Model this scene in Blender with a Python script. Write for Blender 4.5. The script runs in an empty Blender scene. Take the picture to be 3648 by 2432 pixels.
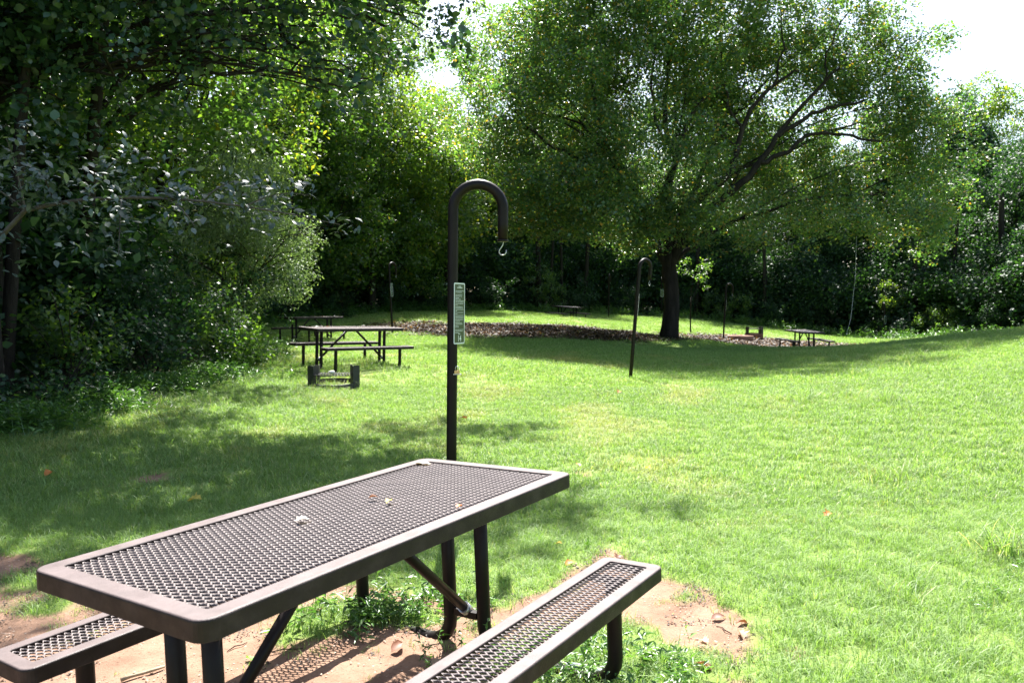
import bpy, math, random
import numpy as np
from mathutils import Vector, Matrix, Euler

random.seed(5)
RNG = np.random.default_rng(11)
scene = bpy.context.scene

# ------------------------------------------------------------ camera, sky, sun, exposure
cam_d = bpy.data.cameras.new('camera')
cam = bpy.data.objects.new('camera', cam_d)
scene.collection.objects.link(cam)
cam_d.sensor_width = 36.0
cam_d.sensor_fit = 'HORIZONTAL'
cam_d.lens = 27.55
cam_d.clip_start = 0.05
cam_d.clip_end = 1000
cam_d.dof.use_dof = True
cam_d.dof.focus_distance = 4.6
cam_d.dof.aperture_fstop = 5.6
cam.location = (0, 0, 1.5)
cam.rotation_euler = (math.radians(90 - 2.67), 0, 0)
scene.camera = cam

SUN_EL = 55.0
world = bpy.data.worlds.new("World")
scene.world = world
world.use_nodes = True
wt = world.node_tree
bg = wt.nodes['Background']
sky = wt.nodes.new('ShaderNodeTexSky')
sky.sky_type = 'NISHITA'
sky.sun_disc = False
sky.sun_elevation = math.radians(SUN_EL)
sky.sun_rotation = math.radians(0)
sky.air_density = 1.0
sky.dust_density = 2.2
sky.ozone_density = 1.0
wt.links.new(sky.outputs['Color'], bg.inputs['Color'])
bg.inputs['Strength'].default_value = 0.075

sun_d = bpy.data.lights.new('sun', 'SUN')
sun_d.energy = 4.8
sun_d.angle = math.radians(0.53)
sun_d.color = (1.0, 0.97, 0.92)
sun = bpy.data.objects.new('sun', sun_d)
scene.collection.objects.link(sun)
sun.location = (0, 30, 45)
sun.rotation_euler = (math.radians(-(90 - SUN_EL)), 0, math.radians(1.0))

scene.view_settings.view_transform = 'Standard'
scene.view_settings.look = 'None'
scene.view_settings.gamma = 1
scene.view_settings.use_curve_mapping = False
scene.view_settings.exposure = 2.15

# ------------------------------------------------------------ helpers
C = scene.collection

def tag(o, label=None, cat=None, group=None, kind=None):
    if label: o['label'] = label
    if cat: o['category'] = cat
    if group: o['group'] = group
    if kind: o['kind'] = kind
    return o

def empty(name, loc=(0, 0, 0), rz=0.0):
    o = bpy.data.objects.new(name, None)
    o.empty_display_size = .2
    o.location = loc
    o.rotation_euler = (0, 0, rz)
    C.objects.link(o)
    return o

def link_mesh(name, me, parent=None):
    o = bpy.data.objects.new(name, me)
    C.objects.link(o)
    if parent is not None: o.parent = parent
    return o

def copy_tree(o, parent=None):
    c = o.copy()
    C.objects.link(c)
    c.parent = parent
    for ch in list(o.children):
        copy_tree(ch, c)
    return c

class MB:
    """collects shapes, then becomes one mesh"""
    def __init__(s):
        s.v = []; s.f = []; s.n = 0; s.smooth = []
    def add(s, v, f, smooth=False):
        v = np.asarray(v, float).reshape(-1, 3)
        s.v.append(v)
        for q in f:
            s.f.append(tuple(int(i) + s.n for i in q)); s.smooth.append(smooth)
        s.n += len(v)
    def box(s, lo, hi, M=None):
        x0, y0, z0 = lo; x1, y1, z1 = hi
        v = np.array([(x0,y0,z0),(x1,y0,z0),(x1,y1,z0),(x0,y1,z0),(x0,y0,z1),(x1,y0,z1),(x1,y1,z1),(x0,y1,z1)], float)
        if M is not None:
            v = np.array([tuple(M @ Vector(p)) for p in v])
        s.add(v, [(0,3,2,1),(4,5,6,7),(0,1,5,4),(1,2,6,5),(2,3,7,6),(3,0,4,7)])
    def tube(s, pts, rad, n=12, cap=True, smooth=True, wob=0.0, seed=0):
        pts = np.asarray(pts, float)
        m = len(pts)
        rad = np.broadcast_to(np.asarray(rad, float), (m,))
        T = np.gradient(pts, axis=0)
        T /= np.linalg.norm(T, axis=1)[:, None] + 1e-12
        up = np.array([0, 0, 1.0]) if abs(T[0][2]) < .9 else np.array([1.0, 0, 0])
        U = np.cross(up, T[0]); U /= np.linalg.norm(U)
        V = []
        a = np.linspace(0, 2*np.pi, n, endpoint=False)
        rg = np.random.default_rng(seed)
        prof = 1 + wob * rg.uniform(-1, 1, n)
        for i in range(m):
            U = U - T[i] * (U @ T[i]); U /= np.linalg.norm(U) + 1e-12
            W = np.cross(T[i], U)
            p2 = prof * (1 + wob * .5 * rg.uniform(-1, 1, n)) if wob else 1.0
            V.append(pts[i] + rad[i] * (p2 * np.cos(a))[:, None] * U + rad[i] * (p2 * np.sin(a))[:, None] * W if wob else
                     pts[i] + rad[i] * (np.cos(a)[:, None] * U + np.sin(a)[:, None] * W))
        V = np.concatenate(V)
        F = []
        for i in range(m - 1):
            for j in range(n):
                k = (j + 1) % n
                F.append((i*n+j, i*n+k, (i+1)*n+k, (i+1)*n+j))
        s.add(V, F, smooth)
        if cap:
            s.n -= len(V)  # indices relative to the ring block just added
            s.f.append(tuple(s.n + j for j in reversed(range(n)))); s.smooth.append(False)
            s.f.append(tuple(s.n + (m-1)*n + j for j in range(n))); s.smooth.append(False)
            s.n += len(V)
    def loops(s, loops, close=True, smooth=False):
        """list of equally long closed loops joined by quads"""
        k = len(loops[0]); base = np.concatenate([np.asarray(l, float) for l in loops])
        F = []
        for i in range(len(loops) - 1):
            for j in range(k):
                q = (j + 1) % k
                F.append((i*k+j, i*k+q, (i+1)*k+q, (i+1)*k+j))
        s.add(base, F, smooth)
    def mesh(s, name, mat=None):
        me = bpy.data.meshes.new(name)
        V = np.concatenate(s.v)
        me.from_pydata(V.tolist(), [], s.f)
        me.polygons.foreach_set('use_smooth', s.smooth)
        if mat is not None: me.materials.append(mat)
        me.update()
        return me
    def build(s, name, mat, parent=None):
        return link_mesh(name, s.mesh(name, mat), parent)

def fast_mesh(name, V, F, mat=None, smooth=False):
    """V (n,3), F (m,k) all with k corners"""
    me = bpy.data.meshes.new(name)
    V = np.ascontiguousarray(V, dtype=np.float32); F = np.ascontiguousarray(F, dtype=np.int32)
    me.vertices.add(len(V)); me.vertices.foreach_set('co', V.ravel())
    m, k = F.shape
    me.loops.add(m*k); me.loops.foreach_set('vertex_index', F.ravel())
    me.polygons.add(m)
    me.polygons.foreach_set('loop_start', np.arange(0, m*k, k, dtype=np.int32))
    me.polygons.foreach_set('loop_total', np.full(m, k, dtype=np.int32))
    if smooth: me.polygons.foreach_set('use_smooth', np.ones(m, dtype=bool))
    if mat is not None: me.materials.append(mat)
    me.update(calc_edges=True)
    return me

# ------------------------------------------------------------ materials
def nodes_of(name):
    m = bpy.data.materials.new(name)
    m.use_nodes = True
    nt = m.node_tree
    b = nt.nodes['Principled BSDF']
    return m, nt, b

def ramp(nt, fac, stops):
    r = nt.nodes.new('ShaderNodeValToRGB')
    el = r.color_ramp.elements
    el[0].position = stops[0][0]; el[0].color = (*stops[0][1], 1)
    el[1].position = stops[-1][0]; el[1].color = (*stops[-1][1], 1)
    for p, c in stops[1:-1]:
        e = el.new(p); e.color = (*c, 1)
    nt.links.new(fac, r.inputs['Fac'])
    return r.outputs['Color']

def noise(nt, scale, detail=4, rough=.6, coord='Object', vec_scale=None):
    tc = nt.nodes.new('ShaderNodeTexCoord')
    n = nt.nodes.new('ShaderNodeTexNoise')
    n.inputs['Scale'].default_value = scale
    n.inputs['Detail'].default_value = detail
    n.inputs['Roughness'].default_value = rough
    src = tc.outputs[coord]
    if vec_scale:
        mp = nt.nodes.new('ShaderNodeMapping'); mp.inputs['Scale'].default_value = vec_scale
        nt.links.new(src, mp.inputs['Vector']); src = mp.outputs['Vector']
    nt.links.new(src, n.inputs['Vector'])
    return n.outputs['Fac']

def bump(nt, b, h, strength=.3, dist=.01):
    bp = nt.nodes.new('ShaderNodeBump')
    bp.inputs['Strength'].default_value = strength
    bp.inputs['Distance'].default_value = dist
    nt.links.new(h, bp.inputs['Height'])
    nt.links.new(bp.outputs['Normal'], b.inputs['Normal'])

def simple(name, stops, scale=8, rough=.6, bump_s=0, bump_scale=60, spec=.5, metal=0, detail=5, rough_var=None, coord='Object'):
    m, nt, b = nodes_of(name)
    f = noise(nt, scale, detail, .65, coord)
    nt.links.new(ramp(nt, f, stops), b.inputs['Base Color'])
    b.inputs['Roughness'].default_value = rough
    b.inputs['Specular IOR Level'].default_value = spec
    b.inputs['Metallic'].default_value = metal
    if rough_var:
        g = noise(nt, rough_var[0], 4, .6, coord)
        mr = nt.nodes.new('ShaderNodeMapRange')
        mr.inputs['To Min'].default_value = rough_var[1]; mr.inputs['To Max'].default_value = rough_var[2]
        mr.inputs['From Min'].default_value = .3; mr.inputs['From Max'].default_value = .7
        nt.links.new(g, mr.inputs['Value']); nt.links.new(mr.outputs['Result'], b.inputs['Roughness'])
    if bump_s: bump(nt, b, noise(nt, bump_scale, 4, .6, coord), bump_s, .004)
    return m

def leaf_mat(name, cols, transl=.45, rough=.42, spec=.5, tcol=(1.25, 1.35, .45), lone=False):
    """leaf: colour varies leaf by leaf (attribute 'lc'), light shines through it"""
    m, nt, b = nodes_of(name)
    if lone:
        oi = nt.nodes.new('ShaderNodeObjectInfo'); f = oi.outputs['Random']
    else:
        at = nt.nodes.new('ShaderNodeAttribute'); at.attribute_name = 'lc'; f = at.outputs['Fac']
    col = ramp(nt, f, cols)
    nt.links.new(col, b.inputs['Base Color'])
    b.inputs['Roughness'].default_value = rough
    b.inputs['Specular IOR Level'].default_value = spec
    tr = nt.nodes.new('ShaderNodeBsdfTranslucent')
    mul = nt.nodes.new('ShaderNodeMix'); mul.data_type = 'RGBA'; mul.blend_type = 'MULTIPLY'
    mul.inputs['Factor'].default_value = 1
    nt.links.new(col, mul.inputs[6]); mul.inputs[7].default_value = (*tcol, 1)
    mul.clamp_result = False
    nt.links.new(mul.outputs[2], tr.inputs['Color'])
    mx = nt.nodes.new('ShaderNodeMixShader'); mx.inputs['Fac'].default_value = transl
    nt.links.new(b.outputs['BSDF'], mx.inputs[1]); nt.links.new(tr.outputs['BSDF'], mx.inputs[2])
    nt.links.new(mx.outputs['Shader'], nt.nodes['Material Output'].inputs['Surface'])
    return m

M = {}
M['coat'] = simple('brown_coated_steel', [(.25, (.012,.009,.008)), (.5, (.021,.015,.0135)), (.72, (.042,.032,.029))], 9, .5, .25, 260, .22, rough_var=(14, .42, .62))
M['coat_mesh'] = simple('brown_coated_mesh', [(.3, (.035,.026,.025)), (.55, (.06,.046,.044)), (.75, (.1,.08,.076))], 7, .45, 0, 200, .5)
def dust_and_sheen(m, top_tone, amount):
    # pale dusting and fading on upward faces, plus sun sheen painted into the colour
    nt = m.node_tree; b = nt.nodes['Principled BSDF']
    src = b.inputs['Base Color'].links[0].from_socket
    geo = nt.nodes.new('ShaderNodeNewGeometry'); sp = nt.nodes.new('ShaderNodeSeparateXYZ')
    nt.links.new(geo.outputs['Normal'], sp.inputs['Vector'])
    mr = nt.nodes.new('ShaderNodeMapRange'); mr.inputs['From Min'].default_value = .55; mr.inputs['From Max'].default_value = .98
    nt.links.new(sp.outputs['Z'], mr.inputs['Value'])
    f = noise(nt, 11, 6, .7)
    mu = nt.nodes.new('ShaderNodeMath'); mu.operation = 'MULTIPLY'; nt.links.new(mr.outputs['Result'], mu.inputs[0])
    m2 = nt.nodes.new('ShaderNodeMapRange'); m2.inputs['From Min'].default_value = .25; m2.inputs['From Max'].default_value = .7
    m2.inputs['To Min'].default_value = amount*.55; m2.inputs['To Max'].default_value = amount
    nt.links.new(f, m2.inputs['Value']); nt.links.new(m2.outputs['Result'], mu.inputs[1])
    q = nt.nodes.new('ShaderNodeMix'); q.data_type = 'RGBA'; nt.links.new(mu.outputs[0], q.inputs['Factor'])
    nt.links.new(src, q.inputs[6]); q.inputs[7].default_value = (*top_tone, 1)
    nt.links.new(q.outputs[2], b.inputs['Base Color'])
dust_and_sheen(M['coat'], (.24, .19, .185), .55)
dust_and_sheen(M['coat_mesh'], (.32, .27, .26), .5)
M['pipe'] = simple('dark_brown_paint', [(.3, (.008,.006,.005)), (.6, (.013,.009,.008)), (.8, (.024,.017,.014))], 6, .42, .12, 160, .17, rough_var=(9, .34, .55))
M['galv'] = simple('galvanised_metal', [(.3, (.35,.36,.36)), (.7, (.6,.6,.6))], 40, .35, 0, 60, .5, .8)
M['brass'] = simple('brass', [(.3, (.45,.3,.12)), (.7, (.7,.52,.25))], 40, .35, 0, 60, .5, .7)
M['sign_green'] = simple('sign_green', [(.3, (.035,.055,.022)), (.7, (.055,.075,.032))], 5, .4)
M['sign_white'] = simple('sign_white', [(.3, (.62,.68,.68)), (.7, (.78,.8,.78))], 9, .4)
M['iron'] = simple('sooty_steel', [(.3, (.012,.012,.012)), (.55, (.03,.028,.027)), (.75, (.09,.06,.045))], 7, .6, .3, 90)
M['rust'] = simple('rusty_steel', [(.3, (.07,.03,.02)), (.55, (.16,.065,.04)), (.8, (.24,.12,.08))], 9, .7, .3, 90)
M['bark'] = None
M['wood'] = simple('weathered_stick', [(.3, (.2,.15,.09)), (.7, (.42,.34,.22))], 20, .8, .4, 80)
M['stone'] = simple('pale_stone', [(.3, (.5,.47,.42)), (.7, (.75,.72,.66))], 9, .8, .4, 40)
M['pebble'] = simple('pebble', [(.3, (.12,.075,.05)), (.5, (.25,.17,.12)), (.75, (.5,.42,.35))], 30, .8, 0)
M['pvc'] = simple('grey_plastic_pipe', [(.35, (.25,.28,.33)), (.6, (.5,.53,.6))], 9, .35, 0)
M['log'] = simple('reddish_log', [(.3, (.16,.075,.05)), (.55, (.32,.17,.12)), (.75, (.45,.28,.2))], 6, .85, .5, 40)
M['thread'] = simple('pale_string', [(.3, (.5,.5,.45)), (.7, (.7,.7,.65))], 9, .5)

def bark(name, a, b2, c2):
    m, nt, b = nodes_of(name)
    f = noise(nt, 5, 6, .7, 'Object', (1, 1, .18))
    nt.links.new(ramp(nt, f, [(.3, a), (.52, b2), (.75, c2)]), b.inputs['Base Color'])
    b.inputs['Roughness'].default_value = .9
    b.inputs['Specular IOR Level'].default_value = .2
    bump(nt, b, noise(nt, 16, 5, .7, 'Object', (1, 1, .22)), .9, .03)
    return m
M['bark'] = bark('dark_bark', (.009,.007,.006), (.024,.019,.015), (.055,.045,.036))
M['bark_pale'] = bark('grey_bark', (.05,.042,.033), (.11,.095,.078), (.2,.18,.15))

G1, G2, G3 = (.018,.045,.012), (.038,.088,.018), (.075,.15,.026)
M['leaf_big'] = leaf_mat('oak_leaf', [(0, (.04,.09,.045)), (.5, (.085,.155,.055)), (.8, (.15,.22,.05)), (.93, (.28,.25,.05)), (1, (.45,.22,.045))], .5, .37, 1.0, (1.35, 1.65, .55))
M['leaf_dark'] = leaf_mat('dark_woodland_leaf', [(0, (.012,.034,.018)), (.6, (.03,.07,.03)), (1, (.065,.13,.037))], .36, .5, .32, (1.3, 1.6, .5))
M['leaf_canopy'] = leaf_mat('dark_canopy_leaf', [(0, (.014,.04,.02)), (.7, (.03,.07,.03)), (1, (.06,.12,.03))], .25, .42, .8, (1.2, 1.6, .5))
M['leaf_mid'] = leaf_mat('woodland_leaf', [(0, (.035,.078,.03)), (.6, (.075,.15,.04)), (.985, (.14,.22,.04)), (1, (.3,.22,.03))], .56, .38, 1.0, (1.5, 1.6, .5))
M['leaf_yellow'] = leaf_mat('yellowing_leaf', [(0, (.05,.1,.028)), (.5, (.1,.175,.038)), (.94, (.18,.25,.045)), (1, (.32,.25,.035))], .6, .38, 1.0, (1.5, 1.6, .5))
M['leaf_pale'] = leaf_mat('pale_feathery_leaf', [(0, (.08,.13,.07)), (.6, (.15,.22,.12)), (1, (.24,.32,.18))], .45, .5, 1.0)
M['leaf_blue'] = leaf_mat('glossy_large_leaf', [(0, (.035,.065,.045)), (.6, (.055,.09,.07)), (1, (.09,.13,.1))], .22, .5, .9)
M['leaf_blue_lone'] = leaf_mat('glossy_single_leaf', [(0, (.04,.07,.05)), (.6, (.07,.1,.085)), (1, (.11,.15,.13))], .2, .5, .9, lone=True)
M['grass'] = leaf_mat('grass_blade', [(0, (.12,.205,.05)), (.55, (.195,.31,.085)), (.9, (.27,.39,.13)), (.96, (.38,.4,.2)), (1, (.46,.4,.27))], .45, .55, .5, (1.2, 1.3, .55))
M['grass_dry'] = leaf_mat('grass_blade_yellowish', [(0, (.15,.2,.045)), (.5, (.25,.3,.075)), (.85, (.36,.38,.14)), (1, (.5,.43,.26))], .42, .55, .5, (1.15, 1.2, .6))
M['weed'] = leaf_mat('weed_leaf', [(0, (.05,.12,.03)), (.6, (.09,.19,.045)), (1, (.15,.27,.06))], .4, .35, .6, (1.15, 1.3, .5))
M['litter'] = leaf_mat('dead_leaf', [(0, (.022,.016,.012)), (.4, (.046,.032,.022)), (.85, (.095,.064,.044)), (.97, (.26,.17,.11)), (1, (.36,.24,.06))], .15, .6, .3, (1.2, .9, .6))
def flat_leaf(name, a, b2):
    return leaf_mat(name, [(0, a), (1, b2)], .3, .55, .4, (1.2, 1.0, .6), lone=True)
M['l_yellow'] = flat_leaf('yellow_leaf', (.5,.4,.06), (.62,.5,.1))
M['l_orange'] = flat_leaf('orange_leaf', (.5,.16,.03), (.6,.22,.05))
M['l_brown'] = flat_leaf('brown_leaf', (.13,.055,.03), (.24,.1,.05))
M['l_tan'] = flat_leaf('tan_leaf', (.42,.29,.19), (.55,.4,.28))
M['l_white'] = flat_leaf('pale_leaf', (.72,.7,.55), (.8,.78,.62))
M['l_green'] = flat_leaf('green_leaf', (.12,.3,.03), (.16,.36,.05))
CTRL = np.array([
 (0,0,0),(-3,0,0),(3,0,0),(0,-8,0),(-10,-6,.3),(12,-6,.9),(-.5,3,0),(-.44,5.6,0),(-3,4.7,0),(1.2,3.8,.02),(2.35,15.5,.04),
 (-2.8,12.6,.2),(-3.1,15,.39),(-6.1,24,.4),(-4,26,.52),(5.9,30,.2),(8.9,32.8,.02),(11.2,30,-.26),(12.6,34,-.15),
 (5.35,44,.86),(9.4,48,.78),(2.8,41,.95),(-3.3,36,1.08),(-6,45,1.2),(13.4,45,.32),(18.9,43,-.35),(19.8,41,-.35),
 (13.5,20,.72),(6.6,10,.42),(4.6,7,.14),(9,7,.7),(10,14,.56),(16,27,.5),(20,33,.15),(24,40,-.2),(28,48,-.2),(22,20,1.1),(18,12,1.4),
 (-5,14,.25),(-6,9,.2),(-9,11,.45),(-12,20,.7),(-14,32,1.0),(1,10,.02),(0,20,.2),(6,20,.1),(4,24,.15),
 (-40,20,1.5),(-40,60,2),(0,70,1.4),(30,60,.4),(60,60,1),(50,20,1.2),(34,34,.2),(0,130,2),(-80,130,2),(80,130,2),(100,0,1.5),(-100,0,1.5),(0,-60,0)],dtype=float)
def _tps():
    P=CTRL[:,:2]/20.0; n=len(P)
    d=np.linalg.norm(P[:,None]-P[None],axis=2)
    K=np.where(d>0,d*d*np.log(d+1e-12),0)+np.eye(n)*2e-4
    A=np.zeros((n+3,n+3)); A[:n,:n]=K; A[:n,n]=1; A[:n,n+1:]=P; A[n,:n]=1; A[n+1:,:n]=P.T
    return P,np.linalg.solve(A,np.concatenate([CTRL[:,2],np.zeros(3)]))
TP,TW=_tps()
def gz(x,y):
    x=np.asarray(x,float);y=np.asarray(y,float)
    sh=np.broadcast(x,y).shape
    Q=np.stack([np.broadcast_to(x,sh).ravel()/20,np.broadcast_to(y,sh).ravel()/20],1)
    out=np.empty(len(Q))
    for i in range(0,len(Q),20000):
        q=Q[i:i+20000]
        d2=((q[:,None]-TP[None])**2).sum(2)
        out[i:i+20000]=(.5*d2*np.log(d2+1e-12))@TW[:-3]+TW[-3]+q@TW[-2:]
    out=out.reshape(sh)
    # small lumps, quiet close to the tables
    r=np.clip((np.hypot(x,y)-6)/8,0,1)
    out=out+r*.03*(np.sin(x*.9+1.3*np.sin(y*.5))+np.cos(y*.8+x*.35))
    return out
# ------------------------------------------------------------ ground
def lerp_axis(inner, step, lo, hi, grow=1.085):
    a, b = inner
    mid = list(np.arange(a, b, step))
    up = []; s = step; x = mid[-1]
    while x < hi:
        s *= grow; s = min(s, 14); x += s; up.append(x)
    dn = []; s = step; x = mid[0]
    while x > lo:
        s *= grow; s = min(s, 14); x -= s; dn.append(x)
    return np.array(dn[::-1] + mid + up)

def vnoise(x, y, f, seed):
    r = np.random.default_rng(seed)
    o = 0
    for k in range(6):
        a = r.uniform(0, 2*np.pi); q = f * r.uniform(.6, 1.7); ph = r.uniform(0, 6.3)
        a2 = r.uniform(0, 2*np.pi)
        o = o + np.sin(q*(x*np.cos(a) + y*np.sin(a)) + ph + 1.3*np.sin(q*.7*(x*np.cos(a2)+y*np.sin(a2))+ph*2))
    return o / 6 * 1.6

def poly_dist(x, y, P):
    """signed distance to a polygon, positive inside"""
    P = np.asarray(P, float); n = len(P)
    d = np.full(x.shape, 1e9); ins = np.zeros(x.shape, bool)
    for i in range(n):
        a = P[i]; b = P[(i+1) % n]
        e = b - a; wx = x - a[0]; wy = y - a[1]
        t = np.clip((wx*e[0] + wy*e[1]) / (e @ e), 0, 1)
        d = np.minimum(d, np.hypot(wx - t*e[0], wy - t*e[1]))
        c = (a[1] > y) != (b[1] > y)
        with np.errstate(divide='ignore', invalid='ignore'):
            xi = a[0] + (y - a[1]) * e[0] / e[1] if e[1] != 0 else np.full(x.shape, 1e9)
        ins ^= c & (x < xi)
    return np.where(ins, d, -d)

SOIL = [
 [(-.5,3.7),(-.06,3.97),(.12,4.12),(.32,4.5),(.47,4.84),(.84,4.78),(.86,4.3),(.95,3.98),(1.12,3.6),(1.0,3.3),(.8,3.2),(.6,3.5),(.3,3.5),(.1,3.3)],
 [(-3.6,4.85),(-2.7,4.58),(-2.1,4.6),(-1.3,4.3),(-.83,4.2),(-.5,4.15),(-.2,3.95),(.1,3.2),(.4,2.6),(.9,2.9),(1.1,2.0),(.3,.9),(-1.5,.2),(-4,.5),(-4.6,3)],
]
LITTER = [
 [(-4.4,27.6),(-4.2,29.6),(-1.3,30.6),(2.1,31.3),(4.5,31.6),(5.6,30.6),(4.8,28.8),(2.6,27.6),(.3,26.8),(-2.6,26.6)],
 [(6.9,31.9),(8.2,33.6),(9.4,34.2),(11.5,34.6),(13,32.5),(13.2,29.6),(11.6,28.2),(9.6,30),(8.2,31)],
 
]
SPOTS = [(.6,6.9,.12),(1.15,5.9,.04),(-3.0,6.6,.04),(1.2,3.3,.06),(.85,2.95,.15)]
ISLES = [(.86,3.93,.0),(-.9,3.62,.16),(-.72,3.78,.2),(-.48,3.72,.2),(.05,3.15,.2),(.45,3.2,.2),(.66,3.12,.2),(-2.3,3.9,.12),(-2.0,3.6,.1),(-1.95,4.2,.13),(-2.6,4.3,.12),(.25,4.1,.1)]
def soil_mask(x, y):
    near = vnoise(x, y, 3.1, 3) * .13 + vnoise(x, y, 9.5, 4) * .07 + vnoise(x, y, 27, 5) * .035
    m = np.full(x.shape, -9.0)
    for P in SOIL: m = np.maximum(m, poly_dist(x, y, P) + near)
    for (a, b, r) in SPOTS: m = np.maximum(m, r - np.hypot((x-a), (y-b)) + near*1.3 - .05)
    for (a, b, r) in ISLES: m = np.minimum(m, np.hypot(x-a, y-b) - r - near*.8)
    return m
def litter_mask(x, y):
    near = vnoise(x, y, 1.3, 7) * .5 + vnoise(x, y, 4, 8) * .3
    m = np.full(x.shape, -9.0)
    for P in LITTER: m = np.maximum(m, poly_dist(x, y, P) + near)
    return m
def fine_z(x, y):
    """small relief: ridges of soil, a scuffed hollow beneath the table"""
    w = np.clip(soil_mask(x, y) / .15, -1, 1)
    z = -.012 * np.clip(w, 0, 1) - .004 * w
    z = z + .006 * vnoise(x, y, 6, 21) + .003 * vnoise(x, y, 22, 22) * (w > 0)
    lump = np.exp(-(((x+.35)/.45)**2 + ((y-3.25)/.35)**2))
    z = z + lump * .018 * np.abs(vnoise(x, y, 30, 23))
    far = np.clip((np.hypot(x, y) - 9) / 4, 0, 1)
    return z * (1 - far)
def ground_z(x, y):
    x = np.atleast_1d(np.asarray(x, float)); y = np.atleast_1d(np.asarray(y, float))
    return gz(x, y) + fine_z(x, y)
def gz1(x, y): return float(ground_z(x, y)[0])

ax = lerp_axis((-3.6, 3.0), .03, -150, 150)
ay = lerp_axis((1.8, 5.6), .03, -60, 230)
GX, GY = np.meshgrid(ax, ay)
GZ = ground_z(GX.ravel(), GY.ravel())
V = np.stack([GX.ravel(), GY.ravel(), GZ], 1)
nx, ny = len(ax), len(ay)
ii = (np.arange(ny-1)[:, None]*nx + np.arange(nx-1)[None]).ravel()
F = np.stack([ii, ii+1, ii+nx+1, ii+nx], 1)

mg, nt, b = nodes_of('ground_soil_and_turf')
at = nt.nodes.new('ShaderNodeAttribute'); at.attribute_name = 'soil'
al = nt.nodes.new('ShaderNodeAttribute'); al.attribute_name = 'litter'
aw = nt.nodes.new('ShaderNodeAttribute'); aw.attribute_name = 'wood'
soilc = ramp(nt, noise(nt, 3.5, 8, .7), [(.28, (.15,.09,.06)), (.5, (.225,.137,.092)), (.72, (.29,.186,.13))])
speck = ramp(nt, noise(nt, 70, 3, .6), [(.3, (.45,.42,.4)), (.42, (1,1,1)), (.66, (1,1,1)), (.75, (1.25,1.2,1.15))])
mm = nt.nodes.new('ShaderNodeMix'); mm.data_type = 'RGBA'; mm.blend_type = 'MULTIPLY'; mm.inputs['Factor'].default_value = .8
nt.links.new(soilc, mm.inputs[6]); nt.links.new(speck, mm.inputs[7])
turf = ramp(nt, noise(nt, 26, 8, .85), [(.3, (.095,.14,.035)), (.5, (.14,.2,.048)), (.66, (.19,.235,.065)), (.8, (.29,.25,.13))])
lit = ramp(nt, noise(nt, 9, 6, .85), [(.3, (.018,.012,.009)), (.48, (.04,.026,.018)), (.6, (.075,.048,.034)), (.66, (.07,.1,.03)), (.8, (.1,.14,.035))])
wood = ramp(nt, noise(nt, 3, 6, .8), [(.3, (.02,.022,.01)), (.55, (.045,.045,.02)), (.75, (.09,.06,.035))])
def mixc(a, b2, f):
    q = nt.nodes.new('ShaderNodeMix'); q.data_type = 'RGBA'
    nt.links.new(a, q.inputs[6]); nt.links.new(b2, q.inputs[7]); nt.links.new(f, q.inputs['Factor'])
    return q.outputs[2]
c = mixc(turf, mm.outputs[2], at.outputs['Fac'])
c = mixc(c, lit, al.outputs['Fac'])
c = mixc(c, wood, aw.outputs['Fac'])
nt.links.new(c, b.inputs['Base Color'])
b.inputs['Roughness'].default_value = .95
b.inputs['Specular IOR Level'].default_value = .15
bump(nt, b, noise(nt, 45, 7, .75), .6, .014)

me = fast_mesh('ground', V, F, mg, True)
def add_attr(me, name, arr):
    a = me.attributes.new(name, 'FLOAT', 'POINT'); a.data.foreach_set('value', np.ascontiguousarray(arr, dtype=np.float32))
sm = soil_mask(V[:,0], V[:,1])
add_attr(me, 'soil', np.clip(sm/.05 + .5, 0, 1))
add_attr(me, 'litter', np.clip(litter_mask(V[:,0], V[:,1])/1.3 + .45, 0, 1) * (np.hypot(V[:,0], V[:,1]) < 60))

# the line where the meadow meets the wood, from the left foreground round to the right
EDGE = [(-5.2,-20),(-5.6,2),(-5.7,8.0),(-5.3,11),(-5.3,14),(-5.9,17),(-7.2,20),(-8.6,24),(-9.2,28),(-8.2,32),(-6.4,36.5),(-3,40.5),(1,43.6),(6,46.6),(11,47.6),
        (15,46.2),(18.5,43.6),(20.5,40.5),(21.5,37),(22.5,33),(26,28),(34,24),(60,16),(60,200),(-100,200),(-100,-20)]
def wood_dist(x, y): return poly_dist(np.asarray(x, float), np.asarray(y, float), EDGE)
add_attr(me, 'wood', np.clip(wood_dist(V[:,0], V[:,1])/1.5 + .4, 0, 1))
ground = tag(link_mesh('ground', me), kind='structure')

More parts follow.
